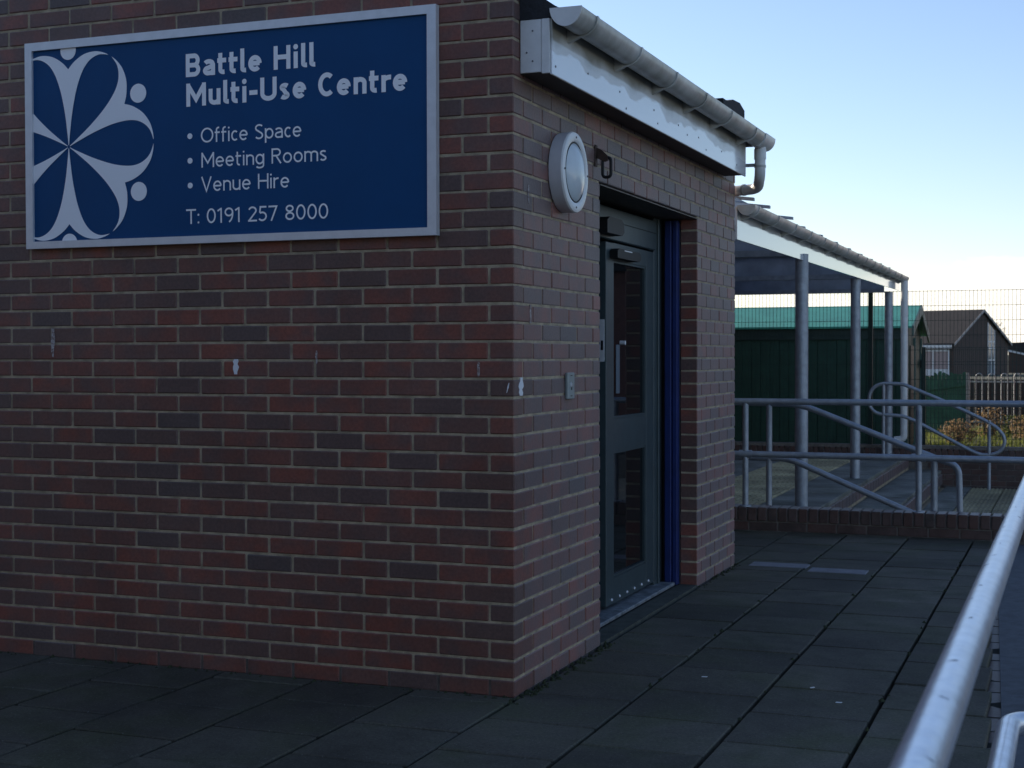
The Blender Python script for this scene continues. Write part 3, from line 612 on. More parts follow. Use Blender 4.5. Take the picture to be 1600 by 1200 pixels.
# ---- monoline lettering built from strokes
def arc(cx, cy, rx, ry, a0, a1, n=14): return [(cx + rx * math.cos(RAD(a0 + (a1 - a0) * k / n)), cy + ry * math.sin(RAD(a0 + (a1 - a0) * k / n))) for k in range(n + 1)]
XH = 0.70
def glyph(ch, w):
    """returns (advance width, strokes) with cap height 1; strokes are centre lines"""
    h = w / 2; xr = XH / 2 - h
    def o_(W, x=0): return arc(x + W / 2, XH / 2, W / 2 - h, xr, 90, 450, 26)
    if ch == 'B':
        W = .62; r1 = (1 - w) / 4
        return W, [[(h, 0), (h, 1)], [(h, 1 - h), (W - .24, 1 - h)] + arc(W - .26, 1 - h - r1, .26 - h - .02, r1, 90, -90)[1:] + [(h, .5)], [(h, .5)] + arc(W - .26, .5 - r1, .26 - h, r1, 90, -90) + [(h, h)]]
    if ch == 'a':
        W = .52; return W, [arc(.25, XH - .20, .27 - h - .02, .20 - h, 160, 0, 10)[:-1] + [(W - h, XH - .24), (W - h, 0)], [(W - h, .42)] + arc(.22, .21, .22 - h, .21 - h, 90, 270) + [(W - h - .08, h + .01), (W - h, .16)]]
    if ch == 't': 
        W = .37; return W, [[(.12, .92), (.12, .2)] + arc(.12 + .13, .2, .13, .2 - h, 180, 285, 8), [(0.0, XH - h), (W - .02, XH - h)]]
    if ch == 'l': return .24, [[(h, 1.03), (h, .17)] + arc(h + .12, .17, .12, .17 - h, 180, 280, 8)]
    if ch == 'e':
        W = .56; return W, [[(h, .355), (W - h, .355)], arc(W / 2, XH / 2, W / 2 - h, xr, -2, 318, 26)]
    if ch == 'H': W = .68; return W, [[(h, 0), (h, 1)], [(W - h, 0), (W - h, 1)], [(h, .52), (W - h, .52)]]
    if ch == 'i': return w + .02, [[(h + .01, 0), (h + .01, XH)], ('dot', h + .01, .90, max(h * 1.15, .065))]
    if ch == 'M': W = .84; return W, [[(h, 0), (h, 1)], [(W - h, 0), (W - h, 1)], [(h, 1 - h * .8), (W / 2, .30), (W - h, 1 - h * .8)]]
    if ch == 'u': W = .52; return W, [[(h, XH), (h, .25)] + arc(W / 2, .25, W / 2 - h, .25 - h, 180, 360)[1:] + [(W - h, .3)], [(W - h, XH), (W - h, 0)]]
    if ch == '-': return .36, [[(.02, .40), (.34, .40)]]
    if ch == 'U': W = .68; return W, [[(h, 1), (h, .32)] + arc(W / 2, .32, W / 2 - h, .32 - h, 180, 360)[1:] + [(W - h, 1)]]
    if ch == 's': W = .44; return W, [arc(W / 2 + .01, XH - .185, W / 2 - h, .185 - h, 35, 180, 9) + arc(W / 2 + .01, XH - .185, W / 2 - h, .185 - h, 180, 240, 4)[1:] + arc(W / 2 - .01, .185, W / 2 - h, .185 - h, 60, 0, 4) + arc(W / 2 - .01, .185, W / 2 - h, .185 - h, 0, -150, 9)[1:]]
    if ch == 'S': W = .56; return W, [arc(W / 2 + .01, .745, W / 2 - h, .255 - h, 35, 180, 10) + arc(W / 2 + .01, .745, W / 2 - h, .255 - h, 180, 245, 4)[1:] + arc(W / 2 - .01, .255, W / 2 - h, .265 - h, 62, 0, 4) + arc(W / 2 - .01, .255, W / 2 - h, .255 - h, 0, -150, 10)[1:]]
    if ch == 'C': W = .70; return W - .07, [arc(W / 2 + .0, .5, W / 2 - h, .5 - h, 48, 312, 24)]
    if ch == 'n': W = .52; return W, [[(h, 0), (h, XH)], [(h, XH - .3)] + arc(W / 2, XH - .25, W / 2 - h, .25 - h, 180, 0) + [(W - h, 0)]]
    if ch == 'r': W = .35; return W, [[(h, 0), (h, XH)], [(h, XH - .3)] + arc(h + .24, XH - .25, .24, .25 - h, 180, 82, 8)]
    if ch == 'O': W = .84; return W, [arc(W / 2, .5, W / 2 - h, .5 - h, 90, 450, 30)]
    if ch == 'f': W = .35; return W, [[(.12, 0), (.12, .8)] + arc(.12 + .16, .82, .16, .2 - h, 180, 85, 8), [(0.0, XH - h), (W - .02, XH - h)]]
    if ch == 'c': W = .50; return W - .06, [arc(W / 2 + .0, XH / 2, W / 2 - h, xr, 48, 312, 22)]
    if ch == 'p': W = .56; return W, [[(h, XH), (h, -.26)], arc(W / 2 + .01, XH / 2, W / 2 - h, xr, 90, 450, 24)]
    if ch == 'g': W = .56; return W, [arc(W / 2 - .01, XH / 2, W / 2 - h, xr, 90, 450, 24), [(W - h, XH), (W - h, -.06)] + arc(W / 2 - .01, -.06, W / 2 - h + .01, .21 - h, 0, -150, 10)]
    if ch == 'R': W = .62; r1 = .27 - h; return W, [[(h, 0), (h, 1)], [(h, 1 - h)] + arc(W - .29, .73, .27 - h, r1, 90, -90) + [(h, .46 + h)], [(W - .34, .46 + h), (W - h + .02, 0)]]
    if ch == 'o': W = .58; return W, [o_(W)]
    if ch == 'm': W = .86; a_ = W / 2; return W, [[(h, 0), (h, XH)], [(h, XH - .3)] + arc((h + a_) / 2, XH - .22, (a_ - h) / 2, .22 - h, 180, 0) + [(a_, 0)], [(a_, XH - .3)] + arc((W - h + a_) / 2, XH - .22, (a_ - h) / 2, .22 - h, 180, 0) + [(W - h, 0)]]
    if ch == 'V': W = .70; return W, [[(h * .9, 1), (W / 2, 0 + h * .6), (W - h * .9, 1)]]
    if ch == 'T': W = .62; return W, [[(W / 2, 0), (W / 2, 1)], [(0, 1 - h), (W, 1 - h)]]
    if ch == ':': return .14, [('dot', .07, .09, .075), ('dot', .07, .60, .075)]
    if ch == '0': W = .58; return W, [arc(W / 2, .5, W / 2 - h, .5 - h, 90, 450, 28)]
    if ch == '1': return .36, [[(.24, 0), (.24, 1)], [(.02, .80), (.24, 1 - h * .8)]]
    if ch == '9': W = .56; return W, [arc(W / 2, .70, W / 2 - h, .30 - h, 90, 450, 22), arc(W / 2 - .13, .62, W / 2 - h + .13, .62, 5, -68, 10)]
    if ch == '2': W = .54; return W, [arc(W / 2, .73, W / 2 - h, .27 - h, 165, -35, 14) + [(h, h)], [(0, h), (W, h)]]
    if ch == '5': W = .54; return W, [[(W - .05, 1 - h), (.13, 1 - h), (.09, .56)], arc(W / 2 - .03, .32, W / 2 - h + .02, .32 - h, 128, -145, 16)]
    if ch == '7': W = .54; return W, [[(0, 1 - h), (W - h, 1 - h), (.16, 0)]]
    if ch == '8': W = .56; return W, [arc(W / 2, .76, W / 2 - h - .03, .24 - h, 90, 450, 20), arc(W / 2, .27, W / 2 - h, .27 - h, 90, 450, 22)]
    return .28, []
def letter_line(text, x0, z0, width, cap, w, name):
    pen = 0; items = []; gap = 0.078 - 0.010 * (w > .15)
    for ch in text:
        W_, st = glyph(ch, w); items.append((pen, st)); pen += W_ + gap
    pen -= gap; sx = width / pen; lvl = 0
    words = []; m = MB()
    for (px, st), ch in zip(items, text):
        if ch == ' ': words.append(m); m = MB(); continue
        for s in st:
            lvl = (lvl + 1) % 9; y = -0.0255 - lvl * 0.00012
            P = lambda a, b: (x0 + (px + a) * sx, y, z0 + b * cap)
            if s[0] == 'dot':
                n = 18; _, cx, cy, rr = s; kx = cap / sx
                m.add([P(cx + rr * kx * math.cos(2 * math.pi * j / n), cy + rr * math.sin(2 * math.pi * j / n)) for j in range(n)], [tuple(range(n))]); continue
            pts = [Vector((px * sx + a * sx, b * cap)) for a, b in s]
            L1 = []; hw = w * cap / 2
            cl = (pts[0] - pts[-1]).length < 1e-5
            for i in range(len(pts)):
                if cl: a, b = pts[i - 1] if i > 0 else pts[-2], pts[i + 1] if i < len(pts) - 1 else pts[1]
                else: a, b = pts[max(0, i - 1)], pts[min(len(pts) - 1, i + 1)]
                d1 = (pts[i] - a); d2 = (b - pts[i])
                d1 = d1.normalized() if d1.length > 1e-9 else d2.normalized(); d2 = d2.normalized() if d2.length > 1e-9 else d1
                n1 = Vector((-d1.y, d1.x)); n2 = Vector((-d2.y, d2.x)); nn = (n1 + n2); nn = nn.normalized() if nn.length > 1e-6 else n1
                k = hw / max(0.45, nn.dot(n1)); L1.append((pts[i] + nn * k, pts[i] - nn * k))
            vs = []
            for a, b in L1: vs += [(x0 + a.x, y, z0 + a.y), (x0 + b.x, y, z0 + b.y)]
            m.add(vs, [(2 * i, 2 * i + 1, 2 * i + 3, 2 * i + 2) for i in range(len(L1) - 1)])
    for m in words + [m]:
        me = bpy.data.meshes.new(name); me.from_pydata(m.v, [], m.f); me.update(); me.materials.append(SIGNGREY)
        ob = bpy.data.objects.new(name, me); COL.objects.link(ob); tag(ob, sg)
letter_line('Battle Hill', -1.506, 2.564, 0.634, 0.099, 0.200, 'lettering')
letter_line('Multi-Use Centre', -1.504, 2.437, 1.056, 0.099, 0.200, 'lettering')
letter_line('Office Space', -1.430, 2.278, 0.492, 0.064, 0.115, 'lettering')
letter_line('Meeting Rooms', -1.428, 2.172, 0.609, 0.064, 0.115, 'lettering')
letter_line('Venue Hire', -1.430, 2.069, 0.433, 0.064, 0.115, 'lettering')
letter_line('T: 0191 257 8000', -1.506, 1.9325, 0.693, 0.064, 0.118, 'lettering')
for z in (2.310, 2.2045, 2.098):
    flat([(-1.4845 + 0.0125 * math.cos(2 * math.pi * j / 18), z + 0.0125 * math.sin(2 * math.pi * j / 18)) for j in range(18)], 'bullet', sg)

# ================================================================== WALL FITTINGS
lp = thing('bulkhead_lamp', 'round white bulkhead lamp with frosted lens beside the door', 'lamp', (0.0, 0.566, 2.15))
LC = (0.001, 0.566, 2.150)
MB().lathe([(0.0, 0.0), (0.166, 0.0), (0.170, 0.004), (0.173, 0.050), (0.1735, 0.058)], LC, 'X', 64).build('housing', mat('pale_grey_housing', (0.60, 0.60, 0.62), 0.4, var=0.06, scale=10), lp, smooth=True)
rim = MB().lathe([(0.1735, 0.0585), (0.170, 0.066), (0.160, 0.0685), (0.140, 0.0685), (0.131, 0.064), (0.130, 0.056)], LC, 'X', 64).build('rim', WHITE, lp, smooth=True)
MB().lathe([(0.1295, 0.056), (0.124, 0.063), (0.105, 0.076), (0.07, 0.086), (0.03, 0.091), (0.0005, 0.092)], LC, 'X', 64).build('lens', LENS, lp, smooth=True)
MB().lathe([(0.130, 0.0565), (0.128, 0.0655), (0.1245, 0.0655), (0.1235, 0.058)], LC, 'X', 64).build('gasket', DARK, lp, smooth=True)
for a in (90, 180, 270, 0):
    MB().lathe([(0.0, 0.072), (0.004, 0.0715), (0.005, 0.068)], (LC[0], LC[1] + 0.150 * math.cos(RAD(a)), LC[2] + 0.150 * math.sin(RAD(a))), 'X', 10).build('screw', SCREW, rim)
kp = thing('key_switch', 'small grey key switch plate on the brick beside the door', 'switch', (0.0, 0.655, 1.175))
MB().cbox(0.001, 0.016, 0.612, 0.700, 1.172, 1.288, 0.003).build('cover_plate', mat('grey_green_plate', (0.30, 0.34, 0.33), 0.45, 0.3, var=0.1, scale=20), kp)
MB().lathe([(0.0, 0.0185), (0.011, 0.018), (0.012, 0.016)], (0.0, 0.656, 1.235), 'X', 16).build('lock_barrel', SILVER, kp)
MB().box(0.0165, 0.019, 0.654, 0.658, 1.212, 1.246).build('keyhole', DARK, kp)
for z in (1.275, 1.186): MB().box(0.0158, 0.0166, 0.645, 0.668, z - 0.002, z + 0.002).build('slot', DARK, kp)
hk = thing('door_hook', 'rusty bracket with hanging black steel ring above door corner', 'hook', (0.0, 1.05, 2.25))
MB().cbox(0.0005, 0.006, 1.030, 1.062, 2.235, 2.335, 0.002).build('bracket_plate', mat('rusty_iron', (0.07, 0.045, 0.035), 0.7, 0.4, var=0.3, scale=30), hk)
MB().prism([(0.0062, 2.322), (0.028, 2.312), (0.058, 2.284), (0.060, 2.262), (0.044, 2.256), (0.0062, 2.274)], 1.042, 1.058, 'XZ').build('arm', MATS['rusty_iron'], hk)
MB().tube([(0.034, 1.05, 2.275), (0.072, 1.056, 2.275), (0.072, 1.056, 2.185), (0.034, 1.05, 2.185)], 0.0075, 8, 0.018, closed=True).build('ring', DARK, hk, smooth=True)

# ================================================================== LOW WALL WITH RAILS
lw = thing('low_brick_wall', 'low brick kerb wall with brick-on-edge coping across the terrace end', 'wall', (0.7, 5.9, 0))
MB().box(-0.9, 1.95, 5.855, 6.045, -0.3, 0.166).build('wall_core', mat('dark_mortar', (0.16, 0.14, 0.12), 0.9, var=0.3, scale=20), lw)
x = -0.75
while x < 1.9: brick_obj(lw, x, x + 0.215, 5.848, 5.95, 0.0, 0.065, dark=True); x += 0.225
x = -0.75; k = 0
COPE = brick_mesh('coping_brick', 0.0655, 0.215, 0.1025, 0.004, BRICK_DK)
while x < 1.9:
    inst(COPE, 'coping_brick', (x + jit(.001), 5.945 + jit(.002), 0.127 + jit(.0015)), lw, (jit(.006), jit(.01), jit(.006))); x += 0.0785
RR = 0.0242
gr = thing('guard_rail', 'galvanised two-bar guard rail standing on the low brick wall', 'railing', (0.7, 5.93, 0.17))
RY = 5.90
MB().tube([(-0.75, RY, 1.0), (2.05, RY, 1.0)], RR, 16).build('top_rail', GALV, gr, smooth=True)
MB().tube([(-0.75, RY, 0.588), (2.05, RY, 0.588)], RR, 16).build('middle_rail', GALV, gr, smooth=True)
for x in (-0.345, 0.968): 
    po = MB().tube([(x, RY + 0.001, 0.175), (x, RY + 0.001, 0.985)], RR * 0.98, 16).build('post', GALV, gr, smooth=True)
    MB().lathe([(0.0, 0.013), (0.03, 0.012), (0.046, 0.008), (0.047, 0.0)], (x, RY, 0.178), 'Z', 20).build('base_flange', GALV, po)
    MB().tube([(x - 0.05, RY, 0.588), (x + 0.05, RY, 0.588)], RR + 0.007, 16).build('tube_clamp', GALV, po, smooth=True)
# stair handrail, near side: sloping rails behind the guard rail
sr = thing('stair_handrail', 'sloping galvanised stair handrail just behind the guard rail', 'handrail', (0.4, 6.15, 0))
SYY = 6.13
MB().tube([(-0.62, SYY, 0.985), (0.04, SYY, 0.975), (1.09, SYY, 0.565), (1.24, SYY, 0.52), (1.265, SYY, -0.38)], RR, 14, 0.13, 10).build('upper_bar', GALV, sr, smooth=True)
MB().tube([(-0.75, SYY, 0.66), (-0.62, SYY, 0.545), (-0.05, SYY, 0.545), (0.95, SYY, 0.125), (1.02, SYY, 0.10)], RR, 14, 0.10, 10).build('lower_bar', GALV, sr, smooth=True)
MB().tube([(-0.205, SYY, 0.0), (-0.205, SYY, 0.975)], RR * 0.97, 14).build('post', GALV, sr, smooth=True)
MB().tube([(1.06, SYY, -0.41), (1.06, SYY, 0.57)], RR * 1.1, 14).build('post', GALV, sr, smooth=True)
# far handrail: one bent loop
fl = thing('loop_handrail', 'looped galvanised handrail along the far boundary wall', 'handrail', (0.3, 14.6, 0))
loop = [(-0.555, 0.753), (-0.535, 0.86), (-0.47, 0.94), (-0.363, 0.977), (-0.113, 0.970), (0.38, 0.762), (0.905, 0.515), (1.09, 0.405), (1.17, 0.30), (1.184, 0.228), (1.165, 0.14), (1.10, 0.075), (0.987, 0.048), (0.90, 0.045), (0.787, 0.085), (0.054, 0.478), (-0.112, 0.544), (-0.378, 0.557), (-0.47, 0.585), (-0.535, 0.65)]
MB().tube([(a, 14.62, b) for a, b in loop], 0.024, 12, 0.05, 3, closed=True).build('loop', GALV, fl, smooth=True)
MB().tube([(0.990, 14.62, -0.41), (0.990, 14.62, 0.50)], 0.023, 12).build('post', GALV, fl, smooth=True)
MB().tube([(-0.36, 14.62, 0.0), (-0.36, 14.62, 0.97)], 0.023, 12).build('post', GALV, fl, smooth=True)
# near handrail
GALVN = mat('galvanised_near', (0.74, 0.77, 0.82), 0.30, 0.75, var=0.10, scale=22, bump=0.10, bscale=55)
nr = thing('terrace_handrail', 'galvanised handrail running past the camera at the right edge', 'railing', (1.95, 0, 0))
NX = 1.953
MB().tube([(NX, -7.5, 0.968), (NX, 5.66, 0.985), (NX, RY, 1.0)], 0.0246, 28).build('top_rail', GALVN, nr, smooth=True)
MB().tube([(NX, -7.5, 0.56), (NX, -2.02, 0.56), (NX + 0.16, -1.95, 0.54), (NX + 0.2, -1.93, -0.02)], 0.0242, 24, 0.10, 10).build('middle_rail', GALVN, nr, smooth=True)
for y in (-6.8, -5.95, 0.6, 3.4): MB().tube([(NX + 0.002, y, -0.02), (NX + 0.002, y, 0.965)], 0.0238, 20).build('post', GALVN, nr, smooth=True)
r_ = random.Random(5)
SCR = mat('scuff_dark_grey', (0.20, 0.22, 0.26), 0.6, 0.4)
for k in range(13):
    y = -4.15 + 0.20 * k + r_.uniform(-.08, .08); a0 = r_.uniform(55, 120); ln = r_.uniform(8, 34); sk = r_.uniform(-0.012, 0.02); m = MB(); n = 9; w = r_.uniform(0.0006, 0.0016) * (1 + 0.1 * k)
    vs = []
    for q in range(n + 1):
        f = q / n; a = RAD(a0 + (f - 0.5) * ln); yy = y + sk * f + r_.gauss(0, 0.0006); ww = 1.8 * w * math.sin(math.pi * (0.05 + 0.9 * f)) * r_.uniform(.5, 1.5); zz = 0.968 + 0.017 * (y + 7.5) / 13.16
        for s in (-1, 1): vs.append((NX + 0.02475 * math.cos(a), yy + s * ww, zz + 0.02475 * math.sin(a)))
    m.add(vs, [(2 * q, 2 * q + 1, 2 * q + 3, 2 * q + 2) for q in range(n)]).build('scuff_mark', SCR, nr)

# ================================================================== CANOPY
cp = thing('canopy', 'white-edged walkway canopy on grey steel posts with long gutter', 'canopy', (-1.5, 10, 0))
POSTS = ((-0.095, 6.95), (-0.217, 10.97), (-0.325, 14.86))
for x, y in POSTS:
    po = MB().tube([(x, y, -0.045), (x, y, 2.21)], 0.054, 20).build('post', GALV, cp, smooth=True)
def cx(y): return 0.040 - 0.0178 * (y - 4.0)
def cz(y): return 2.352 + 0.0062 * (y - 4.2)
MB().add([(cx(4.15) - .075, 4.15, 2.128), (cx(4.15) - .062, 4.15, 2.128), (cx(4.15) - .062, 4.15, 2.345), (cx(4.15) - .075, 4.15, 2.345), (cx(15.2) - .075, 15.2, 2.238), (cx(15.2) - .062, 15.2, 2.238), (cx(15.2) - .062, 15.2, 2.415), (cx(15.2) - .075, 15.2, 2.415)],
         [(0, 3, 2, 1), (4, 5, 6, 7), (0, 1, 5, 4), (1, 2, 6, 5), (2, 3, 7, 6), (3, 0, 4, 7)]).build('fascia', FASCIA2, cp)
BEAM = mat('blue_grey_steel', (0.33, 0.38, 0.46), 0.5, 0.3, var=0.18, scale=4)
for k, (x, y) in enumerate(POSTS):
    m = MB(); zb = 2.195 + 0.004 * k
    m.box(-2.98, x - 0.06, y - 0.008, y + 0.008, zb + 0.012, zb + 0.26); m.box(-2.98, x + 0.03, y - 0.06, y + 0.06, zb, zb + 0.0115); m.box(-2.98, x - 0.06, y - 0.06, y + 0.06, zb + 0.2605, zb + 0.272)
    bm_ = m.build('beam', BEAM, cp)
    MB().box(-2.98, x - 0.062, y - 0.068, y - 0.0605, zb - 0.002, zb + 0.05).build('beam_lip', GALV, bm_)
m_, s_, u_, d_ = gutter(None, (cx(4.15), 4.15, cz(4.15)), (cx(15.25), 15.25, cz(15.25)), 0.058, GUTTER)
cg = m_.build('gutter', GUTTER, cp, smooth=True)
end_cap((cx(4.143), 4.143, cz(4.143)), s_, u_, d_, 0.058, cg, material=GUTTER); end_cap((cx(15.2505), 15.2505, cz(15.25)), s_, u_, d_, 0.058, cg, material=GUTTER)
for k in range(15):
    y = 4.3 + 0.765 * k
    bracket((cx(y), y, cz(y) + 0.0008), s_, u_, d_, 0.058, cg, w=0.03)
RS = MB(); RS.add([(cx(4.2) - .08, 4.2, 2.40), (cx(15.2) - .08, 15.2, 2.47), (-2.98, 15.2, 2.86), (-2.98, 4.2, 2.80), (cx(4.2) - .08, 4.2, 2.408), (cx(15.2) - .08, 15.2, 2.478), (-2.98, 15.2, 2.868), (-2.98, 4.2, 2.808)], [(0, 1, 2, 3), (7, 6, 5, 4), (0, 4, 5, 1), (1, 5, 6, 2), (2, 6, 7, 3), (3, 7, 4, 0)])
PC = bpy.data.materials.new('translucent_sheet'); PC.use_nodes = True; _t = PC.node_tree
_tr = _t.nodes.new('ShaderNodeBsdfTranslucent'); _tr.inputs[0].default_value = (0.62, 0.68, 0.74, 1); _mx = _t.nodes.new('ShaderNodeMixShader'); _mx.inputs[0].default_value = 0.72
_t.nodes['Principled BSDF'].inputs['Base Color'].default_value = (0.4, 0.43, 0.46, 1)
_t.links.new(_t.nodes['Principled BSDF'].outputs[0], _mx.inputs[1]); _t.links.new(_tr.outputs[0], _mx.inputs[2]); _t.links.new(_mx.outputs[0], _t.nodes['Material Output'].inputs[0])
RS.build('roof_sheet', PC, cp)
for y in (4.52, 5.12, 6.12, 7.08, 8.1, 9.1, 10.1, 11.1, 12.1, 13.1, 14.1):
    xx = cx(y) - (0.02 if y < 6.5 else 0.075); z = 2.413 + 0.006 * (y - 4.2)
    MB().add([(xx, y - 0.02, z), (xx, y + 0.02, z), (-2.97, y + 0.02, z + 0.40), (-2.97, y - 0.02, z + 0.40), (xx, y - 0.02, z + 0.022), (xx, y + 0.02, z + 0.022), (-2.97, y + 0.02, z + 0.422), (-2.97, y - 0.02, z + 0.422)], [(0, 1, 2, 3), (7, 6, 5, 4), (0, 4, 5, 1), (1, 5, 6, 2), (2, 6, 7, 3), (3, 7, 4, 0)]).build('glazing_bar', GALV, cp)
cdp = MB().tube([(-0.135, 15.0, 2.36), (-0.135, 15.0, 0.215), (-0.26, 15.0, 0.20)], 0.047, 16, 0.06, 8).build('downpipe', WHITE, cp, smooth=True)
for z in (1.9, 0.9): MB().tube([(-0.135, 15.0, z), (-0.135, 15.0, z + 0.05)], 0.051, 16).build('pipe_collar', WHITE, cdp, smooth=True)

# unseen hall carrying the canopy, added and stepped in height to shade the terrace
mh = thing('unseen_shade_hall', 'unseen brick hall behind the entrance building, added for shade', 'building', (-9, 9, 0))
hm = MB(); hm.box(-16, -3.05, 4.6, 16.8, -0.6, 2.95); hm.box(-16, -3.2, 0.11, 4.595, -0.6, 4.5)
hm.build('wall', mat('hall_brick', (0.17, 0.075, 0.06), 0.8, var=0.25, scale=9), mh)
MB().box(-16.2, -2.95, 4.62, 16.85, 2.95, 3.08).build('roof', FELT, mh); MB().box(-16.2, -3.15, 0.12, 4.6, 4.5, 4.62).build('roof', FELT, mh)
# added unseen blocks: behind the camera for shade, past the right edge for reflections
ob = thing('added_shade_block', 'unseen rendered block behind the camera, added to shade the front wall', 'building', (-10, -13, -0.6))
MB().box(-26, 2.6, -18, -7.5, -0.6, 4.1).build('wall', mat('grey_brown_render', (0.085, 0.075, 0.066), 0.9, var=0.2, scale=3), ob)
MB().prism([(-7.3, 4.1), (-18.2, 4.1), (-18.2, 4.5), (-7.3, 4.25)], -26.3, 2.9, 'YZ').build('roof', FELT, ob)
sb = thing('added_reflection_block', 'unseen brick block past the right edge, added for door glass reflections', 'building', (8, 20, -0.6))
MB().box(3.6, 14, 17, 30, -0.6, 2.7).build('wall', MATS['hall_brick'], sb)
MB().prism([(3.3, 2.7), (14.3, 2.7), (8.8, 3.5)], 16.8, 30.2, 'XZ').build('roof', FELT, sb)

# ================================================================== BOUNDARY WALL AND FENCES
bw = thing('boundary_wall', 'low dark brick wall under the green mesh fence', 'wall', (0, 15.15, 0))
MB().box(-6, 6, 15.06, 15.265, -0.6, 0.055).build('wall_core', MATS['dark_mortar'], bw)
for c in range(-6, 1):
    z0 = -0.02 + 0.075 * c; x = -2.75 + (0.1125 if c % 2 else 0)
    if c == 0: break
    while x < 2.1:
        if c >= -1 or x > 0.1: brick_obj(bw, x, x + 0.215, 15.052, 15.15, z0, z0 + 0.065, dark=True)
        x += 0.225
x = -2.75
while x < 2.1:
    inst(COPE, 'coping_brick', (x, 15.155 + jit(.002), 0.032 + jit(.001)), bw, (0, jit(.008), 0), (1, 1, 0.98)); x += 0.0785
MB().box(-6, 6, 15.07, 15.25, 0.0835, 0.124).build('capping', MATS['dark_mortar'], bw)

def mesh_fence(name, label, x0, x1, y, z0, z1, posts, pitch=0.05, hp=0.2, r=0.0024):
    f = thing(name, label, 'fence', ((x0 + x1) / 2, y, z0))
    m = MB(); x = x0
    while x <= x1: m.box(x - r, x + r, y - r, y + r, z0 + 0.02, z1); x += pitch
    z = z1 - 0.012
    while z > z0:
        m.box(x0, x1, y - 3 * r, y - r - .0003, z - r * 1.15, z + r * 1.15); z -= hp
    m.build('wire_mesh', GREENWIRE, f, kind='stuff')
    for px in posts: MB().cbox(px - 0.03, px + 0.03, y + 0.012, y + 0.072, z0, z1 - 0.0, 0.004).build('post', GREENWIRE, f)
    return f
mesh_fence('mesh_fence', 'tall green welded mesh fence on the boundary wall', -3.3, 2.6, 15.16, 0.125, 2.236, (-3.1, -0.61, 1.89))
mesh_fence('mesh_fence', 'shorter green mesh fence beyond the corner of the shed', 0.0, 3.5, 16.2, -0.12, 1.47, (0.0, 2.5), pitch=0.055)

# ================================================================== GREEN SHED
sh = thing('shed', 'long dark green timber shed with bright teal roof behind the mesh fence', 'shed', (-3, 18, -0.12))
SXR = -0.33
wl = MB().prism([(17.0, -0.12), (19.2, -0.12), (19.2, 1.66), (18.1, 2.06), (17.0, 1.70)], -7.0, SXR, 'YZ').build('wall', GREENDK, sh)
for k in range(46):
    x = SXR - 0.145 * k
    MB().cbox(x - 0.141, x - 0.004, 16.978, 16.9985, -0.10, 1.60, 0.003).build('board', GREENDK, sh)
MB().box(-7.05, SXR + 0.02, 16.95, 16.977, 1.59, 1.76).build('eaves_board', mat('green_black_fascia', (0.03, 0.055, 0.042), 0.6, var=0.15), sh)
def roofslab(y0, z0, y1, z1, t=0.03):
    return MB().add([(-7.1, y0, z0), (SXR + 0.10, y0, z0), (SXR + 0.10, y1, z1), (-7.1, y1, z1), (-7.1, y0, z0 + t), (SXR + 0.10, y0, z0 + t), (SXR + 0.10, y1, z1 + t), (-7.1, y1, z1 + t)], [(0, 3, 2, 1), (4, 5, 6, 7), (0, 1, 5, 4), (1, 2, 6, 5), (2, 3, 7, 6), (3, 0, 4, 7)])
roofslab(16.90, 1.755, 18.10, 2.10).build('roof', GREENRF, sh)
roofslab(19.35, 1.66, 18.1005, 2.10).build('roof', GREENRF, sh)
m = MB(); m.prism([(16.90, 1.64), (18.10, 1.99), (18.10, 2.135), (16.90, 1.79)], SXR + 0.101, SXR + 0.125, 'YZ'); m.prism([(18.1005, 1.99), (19.36, 1.55), (19.36, 1.69), (18.1005, 2.135)], SXR + 0.101, SXR + 0.125, 'YZ')
m.build('barge_board', GREENTRIM, sh)
for y in (17.03, 18.1, 19.12): MB().cbox(SXR + 0.001, SXR + 0.03, y - 0.05, y + 0.05, -0.1, 1.62, 0.003).build('corner_post', GREENTRIM, sh)
MB().cbox(SXR + 0.001, SXR + 0.02, 17.5, 17.95, 0.0, 1.5, 0.003).build('door', mat('black_green_door', (0.012, 0.03, 0.024), 0.5), sh)
MB().cbox(SXR + 0.02, SXR + 0.09, 18.9, 19.0, 1.15, 1.27, 0.004).build('lamp_box', DARK, sh)

# ================================================================== TIMBER FENCE, HOOP FENCE, PLANTING
tf = thing('timber_fence', 'weathered green board fence with ragged top near the shed', 'fence', (-0.4, 23, -0.12))
GRNF = mat('faded_green_board', (0.045, 0.135, 0.075), 0.75, var=0.25, scale=5)
r_ = random.Random(11)
for k in range(15):
    x = -0.98 + 0.073 * k
    hgt = 0.96 + 0.005 * k + r_.uniform(-0.045, 0.03); j = r_.uniform(-0.02, 0.02)
    MB().prism([(x, -0.12), (x + 0.069, -0.12), (x + 0.069, hgt + j), (x + 0.03, hgt + 0.02), (x, hgt - j)], 23.0, 23.018, 'XZ').build('board', GRNF, tf)
MB().add([(-0.98, 22.97, 0.62), (0.11, 22.97, 0.78), (0.11, 22.97, 0.82), (-0.98, 22.97, 0.66), (-0.98, 22.998, 0.62), (0.11, 22.998, 0.78), (0.11, 22.998, 0.82), (-0.98, 22.998, 0.66)], [(0, 1, 2, 3), (7, 6, 5, 4), (0, 4, 5, 1), (1, 5, 6, 2), (2, 6, 7, 3), (3, 7, 4, 0)]).build('rail', GRNF, tf)
MB().cbox(0.115, 0.165, 22.96, 23.01, -0.12, 1.02, 0.004).build('post', mat('pale_timber', (0.38, 0.36, 0.30), 0.8, var=0.15), tf)
hf = thing('hoop_top_fence', 'pale grey hoop-top metal fence at the garden edge', 'fence', (1.2, 25, -0.12))
HOOP = mat('pale_grey_bar', (0.45, 0.45, 0.42), 0.5, 0.3)
